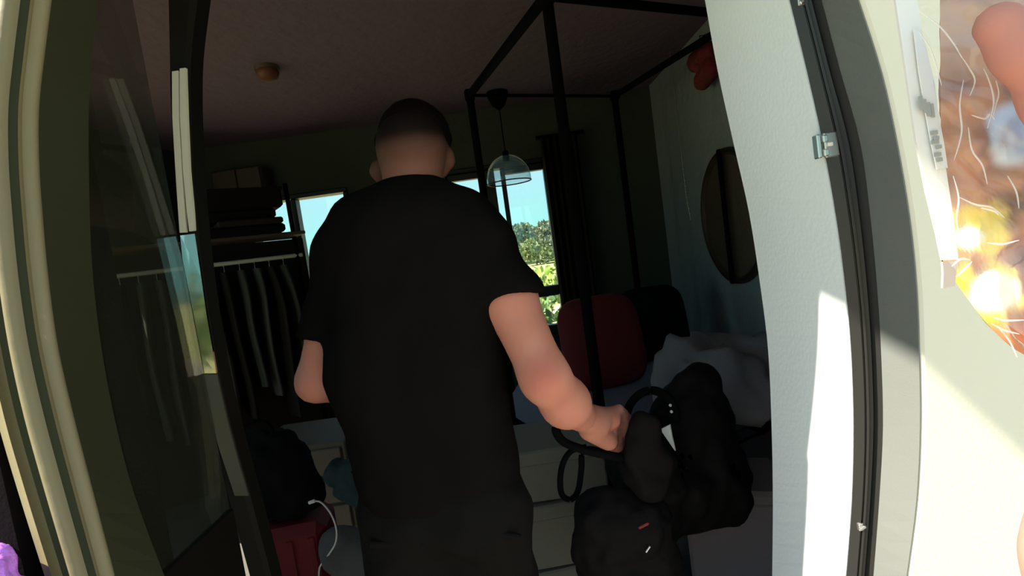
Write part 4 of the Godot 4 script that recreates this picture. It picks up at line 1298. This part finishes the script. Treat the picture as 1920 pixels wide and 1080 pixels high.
func hand_and_packet() -> void:
	# clear packet
	var c := Vector3(0.278, 1.363, -0.3)
	var pk := thing("clear_packet", "crinkled clear plastic packet of orange brown pieces held against the cream wall", "packet", c)
	var noise := FastNoiseLite.new()
	noise.seed = 33
	noise.frequency = 26.0
	noise.fractal_octaves = 3
	var tl := Vector3(0.268, 1.472, -0.3) - c
	var trr := Vector3(0.356, 1.478, -0.3) - c
	var bl := Vector3(0.257, 1.306, -0.3) - c
	var br := Vector3(0.344, 1.242, -0.3) - c
	# contents: lumpy mass, own browns with sun glare painted over
	var arr := []
	arr.resize(Mesh.ARRAY_MAX)
	va = PackedVector3Array()
	ca = PackedColorArray()
	na = PackedVector3Array()
	ia = PackedInt32Array()
	var nu := 48
	var nv := 90
	var hue := FastNoiseLite.new()
	hue.seed = 7
	hue.frequency = 34.0
	hue.fractal_octaves = 2
	var y1 := c + bl
	for side in 2:
		for j in nv + 1:
			for i in nu + 1:
				var u := i / float(nu)
				var v := j / float(nv)
				var p := tl.lerp(trr, u).lerp(bl.lerp(br, u), v)
				var puff := pow(sin(PI * clampf(u, 0.0, 1.0)), 0.5) * pow(sin(PI * v), 0.35)
				p.y -= 0.03 * sin(PI * u) * v * v
				var q := noise.get_noise_3dv(p + Vector3(0, 0, side)) * 0.013
				var z := (puff * 0.011 + q * puff) * (1.0 if side == 0 else -1.0)
				va.append(p + Vector3(0, 0, z - 0.004))
				var h := hue.get_noise_3dv(p) * 0.5 + 0.5
				var col := Color(0.20, 0.06, 0.03).lerp(Color(0.60, 0.26, 0.13), smoothstep(0.25, 0.7, h))
				col = col.lerp(Color(0.58, 0.40, 0.32), smoothstep(0.55, 0.15, v) * 0.5)
				# yellow and white patches painted in for sun glare; a pale blue patch
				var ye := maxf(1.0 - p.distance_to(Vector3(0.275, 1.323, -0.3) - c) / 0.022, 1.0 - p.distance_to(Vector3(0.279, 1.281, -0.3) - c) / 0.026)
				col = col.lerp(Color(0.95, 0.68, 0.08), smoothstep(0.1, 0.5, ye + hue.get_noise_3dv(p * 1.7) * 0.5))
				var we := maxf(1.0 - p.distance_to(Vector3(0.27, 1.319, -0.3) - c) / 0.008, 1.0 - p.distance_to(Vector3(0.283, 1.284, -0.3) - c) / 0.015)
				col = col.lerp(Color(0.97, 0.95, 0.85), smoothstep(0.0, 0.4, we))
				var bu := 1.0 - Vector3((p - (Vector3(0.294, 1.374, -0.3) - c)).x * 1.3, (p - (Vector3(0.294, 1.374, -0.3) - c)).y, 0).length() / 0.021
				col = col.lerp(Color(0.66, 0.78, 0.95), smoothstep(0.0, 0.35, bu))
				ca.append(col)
				na.append(Vector3.ZERO)
	var cnt := (nu + 1) * (nv + 1)
	for side in 2:
		for j in nv:
			for i in nu:
				var k := side * cnt + j * (nu + 1) + i
				var q := [k, k + 1, k + nu + 2, k + nu + 1]
				if side == 1:
					q = [q[0], q[3], q[2], q[1]]
				ia.append_array(PackedInt32Array([q[0], q[1], q[2], q[0], q[2], q[3]]))
	for t in range(0, ia.size(), 3):
		var n := (va[ia[t + 2]] - va[ia[t]]).cross(va[ia[t + 1]] - va[ia[t]])
		for e in 3:
			na[ia[t + e]] += n
	for k in na.size():
		na[k] = na[k].normalized()
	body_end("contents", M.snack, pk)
	# film: crinkled sheet, wider than the contents
	var st := begin()
	var fl := Vector3(0.241, 1.471, -0.292) - c
	var fb := Vector3(0.246, 1.308, -0.292) - c
	var rows := []
	for j in 61:
		var row := []
		for i in 33:
			var u := i / 32.0
			var v := j / 60.0
			var p := fl.lerp(trr + Vector3(0.01, 0, 0.008), u).lerp(fb.lerp(br + Vector3(0.01, -0.012, 0.008), u), v)
			var fold := absf(noise.get_noise_3dv(p * 0.8 + Vector3(3, 0, 0))) * 0.014 + absf(noise.get_noise_3dv(p * 1.7)) * 0.006
			p.y -= 0.03 * sin(PI * u) * v * v
			p.z += 0.016 * sin(PI * u) + fold
			row.append(p)
		rows.append(row)
	for j in 60:
		for i in 32:
			face(st, [rows[j][i], rows[j][i + 1], rows[j + 1][i + 1], rows[j + 1][i]], rows[j][i] - Vector3(0, 0, 0.1), 1)
	obj("film", st, M.film, pk)
	# raised white slivers standing in for highlights along the film's creases
	var crease_highlight_m := mat(Color(0.96, 0.95, 0.95, 0.35), 0.1)
	crease_highlight_m.transparency = BaseMaterial3D.TRANSPARENCY_ALPHA
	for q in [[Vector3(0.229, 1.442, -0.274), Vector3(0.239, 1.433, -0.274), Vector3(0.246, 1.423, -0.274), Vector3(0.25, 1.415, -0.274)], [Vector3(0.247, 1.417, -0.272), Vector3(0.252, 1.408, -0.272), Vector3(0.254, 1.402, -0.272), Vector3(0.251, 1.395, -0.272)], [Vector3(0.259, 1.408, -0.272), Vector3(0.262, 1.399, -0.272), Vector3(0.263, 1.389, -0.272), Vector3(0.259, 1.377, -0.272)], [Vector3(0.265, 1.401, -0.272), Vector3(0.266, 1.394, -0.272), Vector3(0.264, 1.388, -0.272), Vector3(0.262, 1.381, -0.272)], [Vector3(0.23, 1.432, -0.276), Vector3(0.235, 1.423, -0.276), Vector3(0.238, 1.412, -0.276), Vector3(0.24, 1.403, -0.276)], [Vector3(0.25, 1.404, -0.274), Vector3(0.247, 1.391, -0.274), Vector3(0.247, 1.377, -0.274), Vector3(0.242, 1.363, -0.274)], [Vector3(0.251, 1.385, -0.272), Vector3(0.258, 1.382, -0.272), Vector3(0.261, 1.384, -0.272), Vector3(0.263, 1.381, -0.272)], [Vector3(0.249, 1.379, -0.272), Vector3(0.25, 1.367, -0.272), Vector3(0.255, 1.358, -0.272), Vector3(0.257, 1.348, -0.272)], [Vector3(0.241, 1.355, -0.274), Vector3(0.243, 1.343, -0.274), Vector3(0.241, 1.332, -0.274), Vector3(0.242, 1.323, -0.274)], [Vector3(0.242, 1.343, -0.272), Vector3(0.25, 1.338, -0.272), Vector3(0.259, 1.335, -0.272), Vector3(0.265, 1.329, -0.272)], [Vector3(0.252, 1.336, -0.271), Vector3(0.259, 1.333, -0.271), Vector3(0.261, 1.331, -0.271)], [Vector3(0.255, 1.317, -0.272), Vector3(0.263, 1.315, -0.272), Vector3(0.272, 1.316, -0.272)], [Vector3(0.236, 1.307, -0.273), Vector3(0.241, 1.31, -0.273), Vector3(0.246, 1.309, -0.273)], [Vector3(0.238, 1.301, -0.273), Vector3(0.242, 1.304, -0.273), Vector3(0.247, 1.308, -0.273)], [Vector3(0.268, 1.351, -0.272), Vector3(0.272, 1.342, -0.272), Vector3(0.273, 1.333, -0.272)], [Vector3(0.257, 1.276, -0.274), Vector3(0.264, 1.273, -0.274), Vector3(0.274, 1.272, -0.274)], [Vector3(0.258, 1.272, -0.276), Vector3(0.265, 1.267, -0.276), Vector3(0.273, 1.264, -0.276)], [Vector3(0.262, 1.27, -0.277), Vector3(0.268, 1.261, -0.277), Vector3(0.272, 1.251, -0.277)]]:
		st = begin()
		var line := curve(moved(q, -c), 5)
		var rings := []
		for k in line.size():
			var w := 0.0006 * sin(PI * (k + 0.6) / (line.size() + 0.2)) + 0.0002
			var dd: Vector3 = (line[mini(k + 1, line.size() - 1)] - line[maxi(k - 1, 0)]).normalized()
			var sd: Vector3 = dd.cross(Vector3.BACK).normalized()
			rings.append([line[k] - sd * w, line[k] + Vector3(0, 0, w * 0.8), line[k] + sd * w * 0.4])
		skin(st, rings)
		obj("crease_highlight", st, crease_highlight_m, pk)
	# bottom seam, crumpled
	st = begin()
	rows = []
	for j in 5:
		var row := []
		for i in 25:
			var u := i / 24.0
			var uu := lerpf(0.26, 1.0, u)
			var p := bl.lerp(br, uu) + Vector3(0.001 * j, -0.03 * sin(PI * uu) - 0.0025 * j * (0.3 + minf(u * 3.0, 1.0)), 0.006)
			p.z += noise.get_noise_3dv(p * 3.0) * 0.006
			row.append(p)
		rows.append(row)
	for j in 4:
		for i in 24:
			face(st, [rows[j][i], rows[j][i + 1], rows[j + 1][i + 1], rows[j + 1][i]], rows[j][i] - Vector3(0, 0, 0.1), 1)
	var seam := mat(Color(0.95, 0.93, 0.92, 0.55), 0.15)
	seam.transparency = BaseMaterial3D.TRANSPARENCY_ALPHA
	obj("crumpled_seam", st, seam, pk)
	# white label strip down the left side with faint grey print
	st = begin()
	var s0 := moved([Vector3(0.228, 1.465, -0.288), Vector3(0.23, 1.437, -0.288), Vector3(0.232, 1.408, -0.288), Vector3(0.234, 1.379, -0.288), Vector3(0.238, 1.348, -0.288), Vector3(0.242, 1.324, -0.288), Vector3(0.244, 1.309, -0.288)], -c)
	var s1 := moved([Vector3(0.24, 1.464, -0.288), Vector3(0.242, 1.435, -0.288), Vector3(0.247, 1.406, -0.288), Vector3(0.248, 1.379, -0.288), Vector3(0.25, 1.356, -0.288), Vector3(0.252, 1.331, -0.288), Vector3(0.253, 1.308, -0.288)], -c)
	rails(st, [s0, s1, moved(s1, Vector3(0, 0, -0.0015)), moved(s0, Vector3(0, 0, -0.0015))])
	var lb := obj("label_strip", st, M.white_card, pk)
	lb.set_meta("label", "white label strip with faint grey print")
	st = begin()
	var p0 := moved([Vector3(0.236, 1.438, -0.286), Vector3(0.237, 1.415, -0.286), Vector3(0.239, 1.392, -0.286), Vector3(0.241, 1.374, -0.286), Vector3(0.243, 1.36, -0.286)], -c)
	var p1 := moved([Vector3(0.24, 1.434, -0.286), Vector3(0.244, 1.412, -0.286), Vector3(0.246, 1.39, -0.286), Vector3(0.248, 1.373, -0.286), Vector3(0.249, 1.36, -0.286)], -c)
	rails(st, [p0, p1, moved(p1, Vector3(0, 0, -0.0008)), moved(p0, Vector3(0, 0, -0.0008))])
	obj("grey_panel", st, mat(Color(0.88, 0.88, 0.88), 0.6), lb)
	st = begin()
	var t0 := moved([Vector3(0.244, 1.308, -0.288), Vector3(0.244, 1.301, -0.288), Vector3(0.243, 1.293, -0.288)], -c)
	var t1 := moved([Vector3(0.253, 1.307, -0.288), Vector3(0.251, 1.3, -0.288), Vector3(0.25, 1.293, -0.288)], -c)
	rails(st, [t0, t1, moved(t1, Vector3(0, 0, -0.0015)), moved(t0, Vector3(0, 0, -0.0015))])
	obj("label_foot", st, mat(Color(0.66, 0.62, 0.60), 0.5), lb)
	st = begin()
	var g := mat(Color(0.62, 0.63, 0.62), 0.6)
	var spot := [Vector3(0.236, 1.397, -0.285), Vector3(0.238, 1.395, -0.285), Vector3(0.24, 1.393, -0.285), Vector3(0.242, 1.392, -0.285), Vector3(0.242, 1.38, -0.285), Vector3(0.243, 1.377, -0.285), Vector3(0.242, 1.375, -0.285), Vector3(0.244, 1.372, -0.285), Vector3(0.243, 1.368, -0.285), Vector3(0.244, 1.365, -0.285)]
	for k in spot.size():
		box(st, spot[k] - c, Vector3([0.0022, 0.0018, 0.002, 0.0016, 0.004, 0.003, 0.0045, 0.003, 0.004, 0.003][k], 0.0075 if k < 4 else 0.002, 0.0006), 0.0001, Basis(Vector3.BACK, 0.05))
	var pr := obj("print", st, g, lb)
	# hand: thumb in front, fingers behind, forearm out of the picture
	var hd := thing("person", "bare hand of another person, thumb pressing the clear packet at the picture's right edge", "hand", Vector3(0.292, 1.347, -0.27))
	body_begin()
	var o := hd.position
	var near_ := [[Vector3(0.249, 1.423, -0.252), Vector3(0.259, 1.409, -0.25), 0.0100, 0.0120], [Vector3(0.259, 1.409, -0.25), Vector3(0.279, 1.385, -0.25), 0.0125, 0.015], [Vector3(0.279, 1.385, -0.25), Vector3(0.326, 1.351, -0.27), 0.018, 0.026],
		[Vector3(0.34, 1.343, -0.29), Vector3(0.386, 1.41, -0.32), 0.022, 0.02], [Vector3(0.34, 1.336, -0.28), Vector3(0.405, 1.404, -0.32), 0.022, 0.02], [Vector3(0.339, 1.322, -0.28), Vector3(0.337, 1.274, -0.28), 0.026, 0.027]]
	for k in 4:
		var a: Vector3 = [Vector3(0.395, 1.432, -0.33), Vector3(0.403, 1.406, -0.335), Vector3(0.404, 1.379, -0.335), Vector3(0.397, 1.355, -0.33)][k]
		var l: float = [0.034, 0.038, 0.035, 0.027][k]
		var b := a + Vector3(-0.9, 0.18, -0.1).normalized() * l
		var e := b + Vector3(-0.97, 0.05, 0.12).normalized() * l * 0.7
		near_.append([a, b, 0.0088, 0.008])
		near_.append([b, e, 0.008, 0.0072])
		near_.append([e, e + Vector3(-0.95, -0.1, 0.25).normalized() * l * 0.5, 0.0072, 0.0065])
	nets(near_, 0.003, 0.008, skin_near)
	nets([[Vector3(0.337, 1.274, -0.28), Vector3(0.325, 1.116, -0.28), 0.028, 0.039], [Vector3(0.325, 1.116, -0.28), Vector3(0.327, 1.038, -0.28), 0.039, 0.042]], 0.006, 0.01, skin_near)
	body_end("hand", M.skin, hd, o)
	# purple plastic bag hung on the dark wall at the lower left
	var pu := thing("purple_bag", "crumpled bright purple plastic bag at the bottom left corner, against the dark wall", "plastic bag", Vector3(-0.696, 1.009, -0.585))
	o = pu.position
	body_begin()
	nets([[Vector3(-0.664, 1.061, -0.59) - o, Vector3(-0.697, 1.003, -0.585) - o, 0.020, 0.034], [Vector3(-0.667, 1.062, -0.59) - o, Vector3(-0.652, 1.003, -0.585) - o, 0.018, 0.030], [Vector3(-0.697, 1.003, -0.585) - o, Vector3(-0.71, 0.888, -0.585) - o, 0.038, 0.042], [Vector3(-0.652, 1.003, -0.585) - o, Vector3(-0.672, 0.882, -0.585) - o, 0.034, 0.042], [Vector3(-0.644, 1.059, -0.57) - o, Vector3(-0.669, 0.908, -0.565) - o, 0.014, 0.022]], 0.0045, 0.014, plain, 0.007, 30.0, 19)
	body_end("sheet", M.purple, pu)
	var hk := begin()
	var hp := Vector3(-0.677, 1.06, -0.6) - o
	tube(hk, [hp + Vector3(0, 0.005, -0.028), hp + Vector3(0, 0, 0.012), hp + Vector3(0, 0.016, 0.018)], 0.003, 8)
	obj("hook", hk, M.steel, pu)
